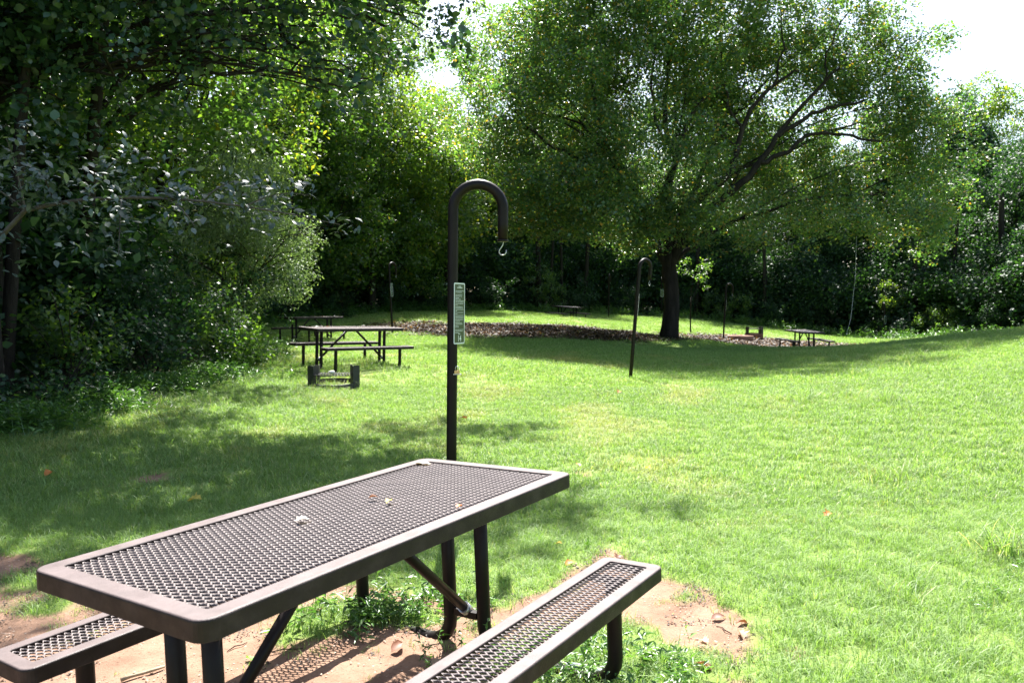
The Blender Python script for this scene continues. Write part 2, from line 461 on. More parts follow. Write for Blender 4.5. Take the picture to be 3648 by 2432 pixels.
# ------------------------------------------------------------ instancing of leaf clumps and grass tufts
def leaf_clump(name, mat, n, radius, size, flat=.55, seed=0, slim=.55, droop=.25, squash=.7, oval=False):
    """a spray of n folded leaves round short twigs"""
    r = np.random.default_rng(seed)
    P = r.normal(size=(n, 3)); P /= np.linalg.norm(P, axis=1)[:, None]
    P *= (r.random((n, 1)) ** .45) * radius; P[:, 2] *= squash
    az = r.uniform(0, 2*np.pi, n); tilt = r.normal(-droop, .45, n)
    d = np.stack([np.cos(az)*np.cos(tilt), np.sin(az)*np.cos(tilt), np.sin(tilt)], 1)
    nrm = np.stack([r.normal(0, flat, n), r.normal(0, flat, n), np.ones(n)], 1)
    nrm -= d * (nrm*d).sum(1)[:, None]; nrm /= np.linalg.norm(nrm, axis=1)[:, None]
    s = np.cross(nrm, d)
    L = size * r.uniform(.65, 1.25, n)[:, None]; W = L * slim * .5
    a = P - d*L*.5; t = P + d*L*.5 - nrm*L*.08
    if oval:
        cols = [a, P - d*L*.22 + s*W*.85 + nrm*L*.05, P + d*L*.12 + s*W*.9 + nrm*L*.05, t, P + d*L*.12 - s*W*.9 + nrm*L*.05, P - d*L*.22 - s*W*.85 + nrm*L*.05]
        V = np.stack(cols, 1).reshape(-1, 3); k = np.arange(n)*6
        F = np.concatenate([np.stack([k, k+5, k+1], 1), np.stack([k+1, k+5, k+4], 1), np.stack([k+1, k+4, k+2], 1), np.stack([k+2, k+4, k+3], 1)])
        me = fast_mesh(name, V, F, mat)
        add_attr(me, 'lc', np.repeat(r.random(n), 6))
        return me
    l = P + s*W + nrm*L*.05; q = P - s*W + nrm*L*.05
    V = np.stack([a, l, t, q], 1).reshape(-1, 3)
    k = np.arange(n)*4
    F = np.concatenate([np.stack([k, k+2, k+1], 1), np.stack([k, k+3, k+2], 1)])
    me = fast_mesh(name, V, F, mat)
    add_attr(me, 'lc', np.repeat(r.random(n), 4))
    return me

def tuft(name, mat, n, radius, h, w, seed=0, lean=.5, seg=3, dry=0.0):
    r = np.random.default_rng(seed)
    V = []; F = []; lc = []; k = 0
    for i in range(n):
        a = r.uniform(0, 6.283); rr = radius * math.sqrt(r.random())
        base = np.array([rr*math.cos(a), rr*math.sin(a), -.01])
        ht = h * r.uniform(.5, 1.15); az = r.uniform(0, 6.283); ln = lean * r.uniform(.2, 1.5)
        dirv = np.array([math.cos(az), math.sin(az), 0]); side = np.array([-dirv[1], dirv[0], 0])
        tw = r.uniform(-.6, .6); side = side*math.cos(tw) + dirv*math.sin(tw)
        c = r.random() * (1 - dry) + dry * r.random()
        for j in range(seg):
            t = j / seg
            p = base + dirv*ht*ln*t*t*1.2 + np.array([0, 0, ht*(t - .28*ln*t*t)])
            ww = w * (1 - .75*t) * .5
            V += [p - side*ww, p + side*ww]; lc += [c, c]
        p = base + dirv*ht*ln*1.2 + np.array([0, 0, ht*(1 - .28*ln - .12*ln)])
        V.append(p); lc.append(c)
        for j in range(seg - 1):
            F += [(k+2*j, k+2*j+1, k+2*j+3), (k+2*j, k+2*j+3, k+2*j+2)]
        F.append((k+2*seg-2, k+2*seg-1, k+2*seg))
        k += 2*seg + 1
    me = fast_mesh(name, np.array(V), np.array(F), mat)
    add_attr(me, 'lc', np.array(lc))
    return me

def weed_clump(name, mat, n, h, seed=0):
    """stems with pairs of pointed leaves"""
    r = np.random.default_rng(seed)
    V = []; F = []; lc = []; k = 0
    def quad(a, d, nrm, L, W, c):
        nonlocal k
        s = np.cross(nrm, d)
        V.extend([a, a + d*L*.45 + s*W*.5 + nrm*.1*L, a + d*L - nrm*L*.15, a + d*L*.45 - s*W*.5 + nrm*.1*L]); lc.extend([c]*4)
        F.extend([(k, k+1, k+2), (k, k+2, k+3)]); k += 4
    for i in range(n):
        b0 = np.array([r.normal(0, .05), r.normal(0, .05), 0])
        az = r.uniform(0, 6.283); ln = r.uniform(0, .6); ht = h*r.uniform(.5, 1.1)
        tip = b0 + np.array([math.cos(az)*ln*ht, math.sin(az)*ln*ht, ht])
        s = np.array([-math.sin(az), math.cos(az), 0])*.002
        V.extend([b0 - s, b0 + s, tip]); lc.extend([.3]*3); F.append((k, k+1, k+2)); k += 3
        m = r.integers(4, 8)
        for j in range(m):
            t = (j + 1)/m; p = b0 + (tip - b0)*t
            a2 = r.uniform(0, 6.283); el = r.normal(.25, .35)
            d = np.array([math.cos(a2)*math.cos(el), math.sin(a2)*math.cos(el), math.sin(el)])
            nn = np.array([r.normal(0,.3), r.normal(0,.3), 1]); nn -= d*(nn@d); nn /= np.linalg.norm(nn)
            L = h*.42*r.uniform(.6, 1.2)*(1.1 - .4*t)
            quad(p, d, nn, L, L*.3, r.random())
    me = fast_mesh(name, np.array(V), np.array(F), mat)
    add_attr(me, 'lc', np.array(lc))
    return me

_src = {}
def src_obj(me):
    if me.name not in _src: _src[me.name] = bpy.data.objects.new(me.name, me)   # never linked: only its mesh is used
    return _src[me.name]

_groups = {}
def scatter_group(meshes):
    key = tuple(m.name for m in meshes)
    if key in _groups: return _groups[key]
    ng = bpy.data.node_groups.new('scatter', 'GeometryNodeTree')
    ng.interface.new_socket('Geometry', in_out='INPUT', socket_type='NodeSocketGeometry')
    ng.interface.new_socket('Geometry', in_out='OUTPUT', socket_type='NodeSocketGeometry')
    N = ng.nodes; Lk = ng.links
    gi = N.new('NodeGroupInput'); go = N.new('NodeGroupOutput')
    g2i = N.new('GeometryNodeGeometryToInstance')
    for m in reversed(meshes):
        oi = N.new('GeometryNodeObjectInfo'); oi.inputs['Object'].default_value = src_obj(m)
        oi.inputs['As Instance'].default_value = False
        Lk.new(oi.outputs['Geometry'], g2i.inputs[0])
    iop = N.new('GeometryNodeInstanceOnPoints')
    iop.inputs['Pick Instance'].default_value = True
    def na(nm, tp):
        a = N.new('GeometryNodeInputNamedAttribute'); a.data_type = tp; a.inputs['Name'].default_value = nm
        return [o for o in a.outputs if o.enabled and o.name == 'Attribute'][0]
    Lk.new(gi.outputs[0], iop.inputs['Points'])
    Lk.new(g2i.outputs[0], iop.inputs['Instance'])
    Lk.new(na('idx', 'INT'), iop.inputs['Instance Index'])
    e2r = N.new('FunctionNodeEulerToRotation')
    Lk.new(na('rot', 'FLOAT_VECTOR'), e2r.inputs[0])
    Lk.new(e2r.outputs[0], iop.inputs['Rotation'])
    Lk.new(na('scl', 'FLOAT'), iop.inputs['Scale'])
    Lk.new(iop.outputs[0], go.inputs[0])
    _groups[key] = ng
    return ng

def scatter(name, P, scl, meshes, parent=None, tilt=.3, seed=0, idx=None):
    r = np.random.default_rng(seed)
    P = np.asarray(P, np.float32); n = len(P)
    me = bpy.data.meshes.new(name)
    me.vertices.add(n); me.vertices.foreach_set('co', P.ravel())
    rot = np.stack([r.normal(0, tilt, n), r.normal(0, tilt, n), r.uniform(0, 6.283, n)], 1).astype(np.float32)
    a = me.attributes.new('rot', 'FLOAT_VECTOR', 'POINT'); a.data.foreach_set('vector', rot.ravel())
    add_attr(me, 'scl', np.broadcast_to(scl, (n,)))
    a = me.attributes.new('idx', 'INT', 'POINT')
    a.data.foreach_set('value', (r.integers(0, len(meshes), n) if idx is None else idx).astype(np.int32))
    o = link_mesh(name, me, parent)
    md = o.modifiers.new('scatter', 'NODES'); md.node_group = scatter_group(meshes)
    for m in meshes: 
        for mt in m.materials:
            if mt and mt.name not in [x.name for x in me.materials if x]: me.materials.append(mt)
    return o
# ------------------------------------------------------------ trees
CL = {}
for key, mat, n, rad, size, kw in [
    ('big',    'leaf_big',    46, .50, .135, dict(slim=.62)),
    ('dark',   'leaf_dark',   46, .48, .15,  dict(slim=.6)),
    ('mid',    'leaf_mid',    46, .50, .15,  dict(slim=.6)),
    ('yellow', 'leaf_yellow', 46, .50, .14,  dict(slim=.6)),
    ('pale',   'leaf_pale',   90, .40, .10,  dict(slim=.28, droop=.5)),
    ('far',    'leaf_dark',    150, .95, .17,  dict(slim=.7)),
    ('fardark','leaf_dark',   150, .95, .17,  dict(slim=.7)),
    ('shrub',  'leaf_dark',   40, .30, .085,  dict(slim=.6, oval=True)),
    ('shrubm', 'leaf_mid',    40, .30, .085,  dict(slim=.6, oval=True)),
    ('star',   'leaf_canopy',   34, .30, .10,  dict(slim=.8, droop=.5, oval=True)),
    ('large',  'leaf_blue',   10, .20, .095,  dict(slim=.5, droop=.3, flat=.35, oval=True)),
    ]:
    CL[key] = [leaf_clump('leaf_spray_%s_%s' % (key, 'abc'[i]), M[mat], n, rad, size, seed=i*7+len(key)*31+n, **kw) for i in range(3)]

def blob_points(blobs, dens, seed, gate=.0, freq=1.6, shell=.5):
    r = np.random.default_rng(seed)
    out = []
    for (x, y, z, rx, ry, rz) in blobs:
        n = int(dens * 4.19*rx*ry*rz)
        p = r.normal(size=(n, 3)); p /= np.linalg.norm(p, axis=1)[:, None]
        lobes = 1 + .16*np.sin(3*p[:,0]*2.1 + seed) * np.sin(4.1*p[:,1] + x) + .12*np.sin(7*p[:,2] + 5*p[:,0] + y)
        p *= (r.random((n, 1)) ** (1/3*shell*1.6)) * lobes[:, None]
        out.append(p * [rx, ry, rz] + [x, y, z])
    P = np.concatenate(out)
    q = np.random.default_rng(seed + 5)
    g = 0
    for k in range(7):
        d = q.normal(size=3); d /= np.linalg.norm(d)
        d2 = q.normal(size=3); d2 /= np.linalg.norm(d2)
        f = freq * q.uniform(.6, 2.2)
        g = g + np.sin(f * (P @ d) + q.uniform(0, 6) + 1.5*np.sin(f*.6*(P @ d2)))
    return P[g/7*1.8 > gate - .35 + r.normal(0, .12, len(P))]

def bez(a, b, c, n=9):
    t = np.linspace(0, 1, n)[:, None]
    return (1-t)**2*np.asarray(a) + 2*t*(1-t)*np.asarray(b) + t*t*np.asarray(c)

def limbs(mb, base, split, blobs, r0, seed, twigs=5, thick=1.0):
    r = np.random.default_rng(seed)
    base = np.asarray(base, float); split = np.asarray(split, float)
    flare = [1.45, 1.12, 1.0, .95, .9, .84]
    mid = (base + split)/2 + np.array([*r.normal(0, .12, 2), 0])
    path = bez(base - [0, 0, .3], mid, split, 6)
    mb.tube(path, r0*np.array(flare), 12, wob=.07, seed=seed)
    vol = np.array([b[3]*b[4]*b[5] for b in blobs]) ** .5
    for i, bl in enumerate(blobs):
        c = np.array(bl[:3]); rr = np.array(bl[3:])
        d = c - split
        ctrl = split + d*[.35, .35, .6] + [0, 0, .12*np.linalg.norm(d)]
        lr = thick*r0*.55*min(1.0, .45 + .55*vol[i]/vol.max())
        start = split - [0, 0, r.uniform(0, .5)]
        L = bez(start, ctrl, c, 9); L[1:-1] += r.normal(0, .05*np.linalg.norm(d)/4, (7, 3))
        mb.tube(L, np.linspace(lr, lr*.3, 9), 8, wob=.05, seed=seed+i)
        for k in range(twigs):
            j = r.integers(3, 9); s = L[j]
            u = r.normal(size=3); u[2] = abs(u[2])*.6; u /= np.linalg.norm(u)
            e = c + u*rr*r.uniform(.6, .95)
            m2 = (s + e)/2 + [0, 0, .15*np.linalg.norm(e - s)]
            Tw = bez(s, m2, e, 6); Tw[1:-1] += r.normal(0, .06, (4, 3))
            mb.tube(Tw, np.linspace(lr*.38, .012, 6), 5, cap=False)

def tree(name, label, x, y, blobs, r0, kit, dens, seed, split_z=None, mat='bark', group=None, cat='tree', gate=.0, twigs=5, lean=(0,0), scl=(.75, 1.25), freq=1.6, shell=.5, thick=1.0, nl=99):
    z0 = gz1(x, y)
    root = empty(name, (x, y, z0))
    tag(root, label, cat, group)
    rel = [(b[0]-x, b[1]-y, b[2]-z0, b[3], b[4], b[5]) for b in blobs]
    mb = MB()
    zs = (split_z if split_z is not None else max(1.2, min(b[2]-b[5]*.6 for b in rel)))
    limbs(mb, (0, 0, 0), (lean[0], lean[1], zs), rel[:nl], r0, seed, twigs, thick)
    mb.build('trunk', M[mat], root)
    P = blob_points(rel, dens, seed, gate, freq, shell)
    P = P[P[:, 2] > .15]
    rr = np.random.default_rng(seed+9)
    s = scatter('crown', P, rr.uniform(scl[0], scl[1], len(P)).astype(np.float32), CL[kit], root, .35, seed)
    s['kind'] = 'stuff'
    return root

# the big tree over the meadow
BX, BY = 5.95, 30.0
big_blobs = [
 (5.6,29.5,11.4,4.4,4.3,3.2),(1.7,28.6,8.3,2.9,3.2,3.0),(2.0,27.8,5.5,2.3,2.5,1.8),(9.4,31.2,9.4,3.5,3.4,3.0),
 (13.1,30.6,8.4,3.0,3.1,2.8),(14.2,29.6,5.6,2.1,2.5,1.7),(10.4,30.4,5.4,2.8,2.6,1.6),(4.9,26.6,6.3,2.5,2.4,2.2),
 (6,33,8,5,3.4,3.8),(.9,28,4.9,1.8,1.9,1.2),(3.6,26.8,4.5,2.1,2,1.2),(7.6,26.9,4.3,1.9,1.6,.9),(14.9,29,4.2,1.5,1.9,1.0),(15.0,29,7.4,1.7,2,1.8),
 (3.0,30.5,12.5,3.1,3.2,2.8),(9.6,30.2,12.9,3.3,3.2,2.6),(6,29,15.4,4,4,2.0),(1.2,34.6,9.6,3.0,2.6,2.2),(-1.9,34.2,9.4,2.0,2.0,1.5),(-.4,30,8.8,1.4,1.9,1.8),
 (1.4,28.6,11.6,2.1,2.4,2.1),(12.2,29.8,11.2,2.2,2.6,1.9),(11.8,34.4,8.2,2.7,2.3,1.9),(13.4,29.4,10.2,1.9,2.2,1.7),(12.4,27.9,4.7,1.8,1.7,1.0),(6.1,27.6,4.35,1.9,1.3,.75),(4.6,28.6,4.1,1.5,1.3,.7),(8.3,28.2,3.9,1.5,1.3,.6),
 (16.2,29.5,9.0,1.2,1.3,.8),(15.2,29,10.9,1.1,1.2,.7),(13.9,29,12.5,1.1,1.2,.8),(16.0,29.4,5.6,1.1,1.2,.7),(-.9,28.8,6.7,1.3,1.3,.8),(-1.3,29,10.6,1.3,1.3,.9),(12.9,29.2,13.6,.9,1,.6)]
big = tree('spreading_tree', 'largest tree, wide spreading crown over the middle of the meadow', BX, BY, big_blobs, .30, 'big', 6.6, 3, split_z=3.0, gate=.14, twigs=4, thick=.85, nl=6, freq=1.3, scl=(.55, 1.15))
mb = MB()
def W(pts, y0=28.3):
    return np.array([(a, (c_ if len(p) > 2 else y0), b2) for p in pts for a, b2, c_ in [(p[0], p[1], p[2] if len(p) > 2 else y0)]]) - np.array([BX, BY, gz1(BX, BY)])
def smooth(P, n=4):
    out = []
    for i in range(len(P)-1):
        p0, p1, p2, p3 = P[max(i-1,0)], P[i], P[i+1], P[min(i+2, len(P)-1)]
        for t in np.linspace(0, 1, n, endpoint=False):
            out.append(.5*((2*p1)+(-p0+p2)*t+(2*p0-5*p1+4*p2-p3)*t*t+(-p0+3*p1-3*p2+p3)*t**3))
    out.append(P[-1]); return np.array(out)
for pts, ra, rb in [
    ([(5.9,2.4,29.9),(5.95,4.3,29.4),(6.8,5.3,28.9),(7.7,6.1),(8.07,7.0),(8.3,8.1),(9.3,9.3),(10.2,9.8)], .25, .05),
    ([(5.9,2.6,29.9),(6.6,4.4,29.2),(8.3,5.9,28.6),(9.1,6.9),(9.65,7.7),(11.1,9.4),(11.7,10.0)], .23, .045),
    ([(9.5,7.5),(10.7,8.3),(11.7,8.6),(12.6,8.8)], .12, .04),
    ([(8.9,6.6),(9.9,7.0),(10.5,7.5),(11.5,7.6),(12.7,7.35),(13.2,7.35)], .12, .04),
    ([(5.9,3.0,29.8),(5.7,5.0,29),(5.85,6.6),(6.5,8.4),(7.7,9.5)], .19, .05),
    ([(5.9,2.9,29.8),(4.7,4.8,29),(3.6,6.6),(3.0,8.6),(2.8,10.6)], .18, .05),
    ([(4.3,5.5,28.6),(2.6,6.6),(1.2,7.3),(.1,8.4)], .11, .04),
    ([(8.2,7.6),(7.6,9.0),(7.4,10.6)], .08, .03), ([(8.07,7.0),(7.2,7.9),(6.9,8.3)], .06, .025),
    ([(9.3,9.3),(9.6,10.6),(9.5,12.0)], .06, .025), ([(11.1,9.4),(11.3,10.8),(12.0,12.0)], .05, .02), ([(5.85,6.6),(5.0,8.6),(5.1,10.8)], .08, .03)]:
    P_ = smooth(W(pts)); P_[1:-1] += np.random.default_rng(len(pts)).normal(0, .03, (len(P_)-2, 3))
    mb.tube(P_, np.linspace(ra*.78, rb*.8, len(P_)), 9, wob=.05, cap=False)
mb.build('limb', M['bark'], big)
# open window of air in front of those limbs: thin the sprays that hang before them
cr = [c_ for c_ in big.children if c_.name.startswith('crown')][0]
me_ = cr.data; n_ = len(me_.vertices); co = np.empty(n_*3, np.float32); me_.vertices.foreach_get('co', co); co = co.reshape(-1, 3)
wx_, wy_, wz_ = co[:,0]+BX, co[:,1]+BY, co[:,2]+gz1(BX, BY)
inside = (wy_ < 29.3) & (((wx_-9.8)/3.4)**2 + ((wz_-7.7)/2.2)**2 < 1) & (np.random.default_rng(1).random(n_) < .78)
inside |= (wy_ < 29.0) & (((wx_-5.4)/1.3)**2 + ((wz_-8.0)/2.2)**2 < 1) & (np.random.default_rng(2).random(n_) < .35)
co[inside] = co[inside]*[.7,.6,.3] + [0,1.6,8.6]      # lifted into the upper inner crown
me_.vertices.foreach_set('co', co.ravel())

# small leaning seedling sprays catching light beside the big trunk
tree('sapling', 'tiny bright green sapling just right of the big tree trunk', 8.1, 35.5, [(8.1,35.5,3.3,.75,.6,.55),(8.6,35.4,2.6,.4,.4,.4)], .03, 'mid', 14, 61, split_z=1.6, twigs=2, scl=(.5,.8))
tree('sapling', 'sunlit bright green sapling in the dark wood edge behind the right table', 20.6, 43.3, [(20.6,43.3,1.9,.9,.8,.8)], .03, 'yellow', 12, 62, split_z=1.0, twigs=2, scl=(.6,.9))

# trees round the back of the meadow, each with its own crown
def auto_blobs(x, y, h, rad, low, seed, n=6):
    r = np.random.default_rng(seed); z0 = gz1(x, y); out = []
    for i in range(n):
        t = i/(n-1)
        zz = z0 + low + (h-low)*(.12 + .76*t)
        off = rad*(.55*math.sin(math.pi*min(1, .25+.7*t)))
        a = r.uniform(0, 6.283)
        k = rad*(.62 - .25*t)*r.uniform(.85, 1.15)
        out.append((x + off*math.cos(a)*.8, y + off*math.sin(a)*.8, zz, k*1.15, k*1.15, k*r.uniform(.75, 1.0)))
    return out
back = [ # x, y, height, radius, low, kit, trunk, label
 (-6.8,42,20,5.2,1.2,'yellow',.2,'tall yellow green tree at the back left, just left of the gap of sky'),
 (-1.8,50,19.6,4.6,1.0,'yellow',.18,'thin yellowing tree standing under the gap of sky'),
 (-10.5,35,20,5.2,1.0,'mid',.2,'bright leafy tree behind the far left picnic table'),
 (-8.0,55,23,5.2,1.0,'yellow',.2,'tallest far tree left of the gap of sky'),
 (2.8,56,21,5.2,1.0,'mid',.2,'tree behind the open meadow, left of the far picnic table'),
 (-13.5,46,21,5.2,1.2,'mid',.22,'tall tree far back left above the feathery tree'),
 (3.5,53,14,4.2,.8,'dark',.2,'dark tree straight behind the far picnic table'),
 (8.5,54,14,4.5,.8,'dark',.22,'dark tree behind the trunk of the big tree'),
 (13.5,54,14.5,4.5,.8,'dark',.22,'dark tree behind the right half of the big crown'),
 (18.5,52,13,4.3,.8,'dark',.2,'dark tree behind the right picnic table'),
 (23.5,50,14.6,4.2,.9,'dark',.2,'rounded tree right of the big crown, lower of the two on the skyline'),
 (28.0,51,15.2,4.6,1.0,'dark',.22,'broad rounded tree at the right edge of the wood'),
 (30.0,44,11.0,3.8,.6,'dark',.2,'bushy dark tree at the far right above the grassy bank'),
 (27.5,40.5,7.5,2.6,.4,'dark',.14,'low billowing tree in front of the right wood edge'),
 (33.5,57,18.0,5.0,2.0,'yellow',.22,'pale topped tree highest on the right skyline'),
 (36.0,47,14,5,.8,'dark',.22,'dark tree partly cut off by the right edge of the view'),
 (24.8,37.5,5.2,2.0,.3,'dark',.1,'small dark tree over the crest of the bank'),
]
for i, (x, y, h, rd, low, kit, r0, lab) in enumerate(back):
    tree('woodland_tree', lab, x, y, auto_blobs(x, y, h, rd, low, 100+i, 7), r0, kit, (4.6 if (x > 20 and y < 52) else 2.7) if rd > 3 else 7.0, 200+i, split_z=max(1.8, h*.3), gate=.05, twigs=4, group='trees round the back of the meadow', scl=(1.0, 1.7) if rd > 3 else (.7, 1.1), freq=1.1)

# slim dark trunks that show at the wood edge
def stem(x, y, h, r0, lab, lx=0, group='bare trunks at the wood edge'):
    z0 = gz1(x, y); root = empty('slender_tree', (x, y, z0)); tag(root, lab, 'tree', group)
    mb = MB(); p = bez((0,0,-.3), (lx*.4, 0, h*.5), (lx, 0, h), 7)
    mb.tube(p, np.linspace(r0, r0*.6, 7), 9, wob=.06, seed=int(x*10) % 97)
    mb.build('trunk', M['bark'], root)
    P = blob_points([(lx, 0, h, 1.7, 1.7, 1.6)], 2.6, int(abs(x*31)) + 5)
    s = scatter('crown', P, np.full(len(P), 1.2, np.float32), CL['dark'], root, .35, 3); s['kind'] = 'stuff'
for x, y, h, r0, lx, lab in [(-3.6,42.4,8,.12,.3,'thin dark trunk at the back edge, left of the tall hook post'),
      (1.6,45.8,9,.16,-.2,'dark trunk just behind the far picnic table'), (4.4,47.5,9,.14,.4,'dark trunk between far table and big tree'), (3.0,46.8,8.6,.1,-.2,'thin dark stem added behind the far picnic table to shade it'), (2.2,46.2,8.8,.08,.5,'thinnest stem added behind the far picnic table to shade it'),  # last two stems are added so their crowns shade the far table
      (11.6,49.5,9,.15,.2,'dark trunk right of the big tree'), (15.6,48.2,8,.13,-.3,'thin dark trunk above the log and fire ring'),
      (22.3,43.5,8,.17,.2,'stout dark trunk above the right meadow edge'), (23.6,42.2,8,.12,.3,'thin trunk beside the stout right one'),
      (25.6,41.0,8,.2,-.2,'thick dark trunk near the right edge of the view'), (26.9,42.5,8,.13,.4,'outermost right trunk behind the bank')]:
    stem(x, y, h, r0, lab, lx)

# left woodland
left = [
 (-7.4,11.2,.17,'star',[(-7.2,11.2,6.4,2.8,2.6,2.0),(-4.6,11.0,5.9,1.8,1.6,1.05),(-2.7,11.2,5.55,1.4,1.2,.8),(-1.5,11.4,5.6,1.1,1.0,.75),(-3.4,10.9,4.7,.8,.8,.6),(-2.3,11,4.5,.45,.5,.5),(-4.8,9.4,9.0,2.5,1.8,1.1),(-3.2,9.6,9.3,1.3,1.2,.8),(-2.9,10.5,9.0,1.4,1.2,.8),(-.9,11.8,9.2,1.2,1.0,.6),(.4,12.1,9.2,1.0,.9,.5),(-4.5,10.6,9.2,1.6,1.2,.8),(-5.6,12.5,9.4,2.6,1.8,1.2),(-3.4,13.2,8.8,2.0,1.3,1.0),(-1.6,12.6,7.8,1.2,1.0,.8),(-.7,15,8.2,1.4,.9,.8),(-7.2,9.8,4.0,1.6,1.7,1.5),(-5.4,10.8,4.6,1.3,1.3,1.0),(-6.5,12,9.5,3.5,3,2.2),(-2.9,12,8.6,2.6,2.2,1.7),(-3.2,10.9,5.0,.7,.7,.7)],6.3,'nearest left tree, dark leafy branches hanging over the shaded grass','bark',4.4),
 (-8.8,15.2,.2,'mid',[(-9,15.5,9,4,3.4,3.5),(-6.8,15,5.6,2.3,2.2,1.9),(-8.6,14,4,2.1,1.9,1.9),(-5.6,16,8.6,2.6,2.2,2.2),(-5.4,16.8,7.4,1.7,1.4,1.0)],2.3,'dark leaning tree inside the left wood','bark',2.6),
 (-9.6,20.5,.22,'yellow',[(-9.5,20.5,11,4,3.6,4),(-7.6,20.6,6.6,2.7,2.3,2.3),(-10.6,19.6,4.6,2.4,2.2,2.4),(-6.4,21.4,10,2.5,2.4,2.5),(-8.2,21,3.4,1.9,1.6,1.8)],2.2,'bright leaved tree in the middle of the left wood','bark',3.0),
 (-11.6,26,.24,'yellow',[(-11.5,26,12,4.6,4,4.6),(-9.2,26,7,3,2.6,2.6),(-12,25,5,3,2.4,2.6),(-8.3,27.4,11.5,2.8,2.6,3.0),(-9.6,27,3.6,2,1.8,2.0)],2.0,'tall tree behind the left wood edge, feathery top against the sky','bark',3.6),
 (-8.9,31.6,.2,'mid',[(-8.9,31.6,8,3,2.6,3),(-7.4,32.2,4.6,2.2,1.9,2.2),(-8.4,31.4,12.5,3.2,2.8,2.8),(-9.6,31,3.6,2,1.8,2.2)],2.1,'dark tree standing behind the far left hook post','bark',3.0),
 (-6.6,36.6,.17,'mid',[(-6.4,37,5.4,2.6,2.2,2.6),(-5.2,38.2,3.2,1.8,1.6,1.7),(-6.8,37,9,2.6,2.4,2.4)],2.2,'bushy dark tree at the back left corner of the meadow','bark',2.4),
 (-13,13,.25,'dark',[(-13,13,9,4.6,4,4.4),(-12.4,13,4.4,3.2,3,2.8)],1.6,'dark tree cut off by the left edge of the view','bark',3.0),
 (-16,21,.25,'dark',[(-16,21,10,5,4.6,5),(-15.4,21,4.6,4,3.6,3)],1.3,'dark tree deep in the left wood','bark',3.0),
 (-16,31,.25,'mid',[(-16,31,12,5,4.6,5.4),(-15,31,5,4,3.6,3.4)],1.2,'tree deep in the left wood with lit top','bark',3.0),
]
for i, (x, y, r0, kit, bl, dens, lab, bk, sz) in enumerate(left):
    tree('woodland_tree', lab, x, y, bl, r0, kit, dens, 300+i, split_z=sz, mat=bk, gate=.1 if i else .02, twigs=6, group='trees of the left wood', scl=(.8, 1.25), freq=1.7)
for x, y, h, r0, lx, lab in [(-6.45,9.7,7,.16,-.3,'near black trunk at the left edge of the view'), (-7.6,13.6,8,.13,.9,'dark leaning trunk in the upper left'), (-6.9,10.6,6,.1,.6,'second dark trunk from the left edge')]:
    stem(x, y, h, r0, lab, lx, 'dark trunks of the left wood')

# feathery pale tree behind the second table
tree('feathery_tree', 'pale green feathery small tree drooping left of the picnic tables', -6.6, 19.2,
     [(-6.4,18.6,3.9,1.35,1.2,1.2),(-5.75,18.2,2.6,1.25,1.1,1.0),(-6.8,18.6,5.0,1.0,1.0,.7),(-6.4,18.0,1.5,.8,.8,.7),(-7.2,18.2,2.4,1.0,1.0,1.1),(-4.9,18.2,3.1,.6,.6,.35)],
     0.07, 'pale', 14, 41, split_z=1.2, gate=.05, scl=(.7, 1.1))

# shrubs along the edges
def shrub(x, y, r0, h, lab, kit='shrub', seed=0, dens=16, group='shrubs along the wood edge'):
    z0 = gz1(x, y); root = empty('shrub', (x, y, z0)); tag(root, lab, 'shrub', group)
    r = np.random.default_rng(seed)
    bl = [(r.normal(0, r0*.35), r.normal(0, r0*.35), h*r.uniform(.3, .7), r0*r.uniform(.55, .85), r0*r.uniform(.55, .85), h*r.uniform(.3, .42)) for _ in range(4)]
    mb = MB()
    for k in range(7):
        a = r.uniform(0, 6.28); e = np.array([math.cos(a)*r0*.6, math.sin(a)*r0*.6, h*r.uniform(.6, .95)])
        mb.tube(bez((0,0,-.05), e*[.3,.3,.6], e, 5), np.linspace(.014, .004, 5), 5, cap=False)
    mb.build('stem', M['bark'], root)
    P = blob_points(bl, dens, seed+1, 0, 3.0); P = P[P[:, 2] > .05]
    s = scatter('foliage', P, r.uniform(.7, 1.2, len(P)).astype(np.float32), CL[kit], root, .4, seed); s['kind'] = 'stuff'
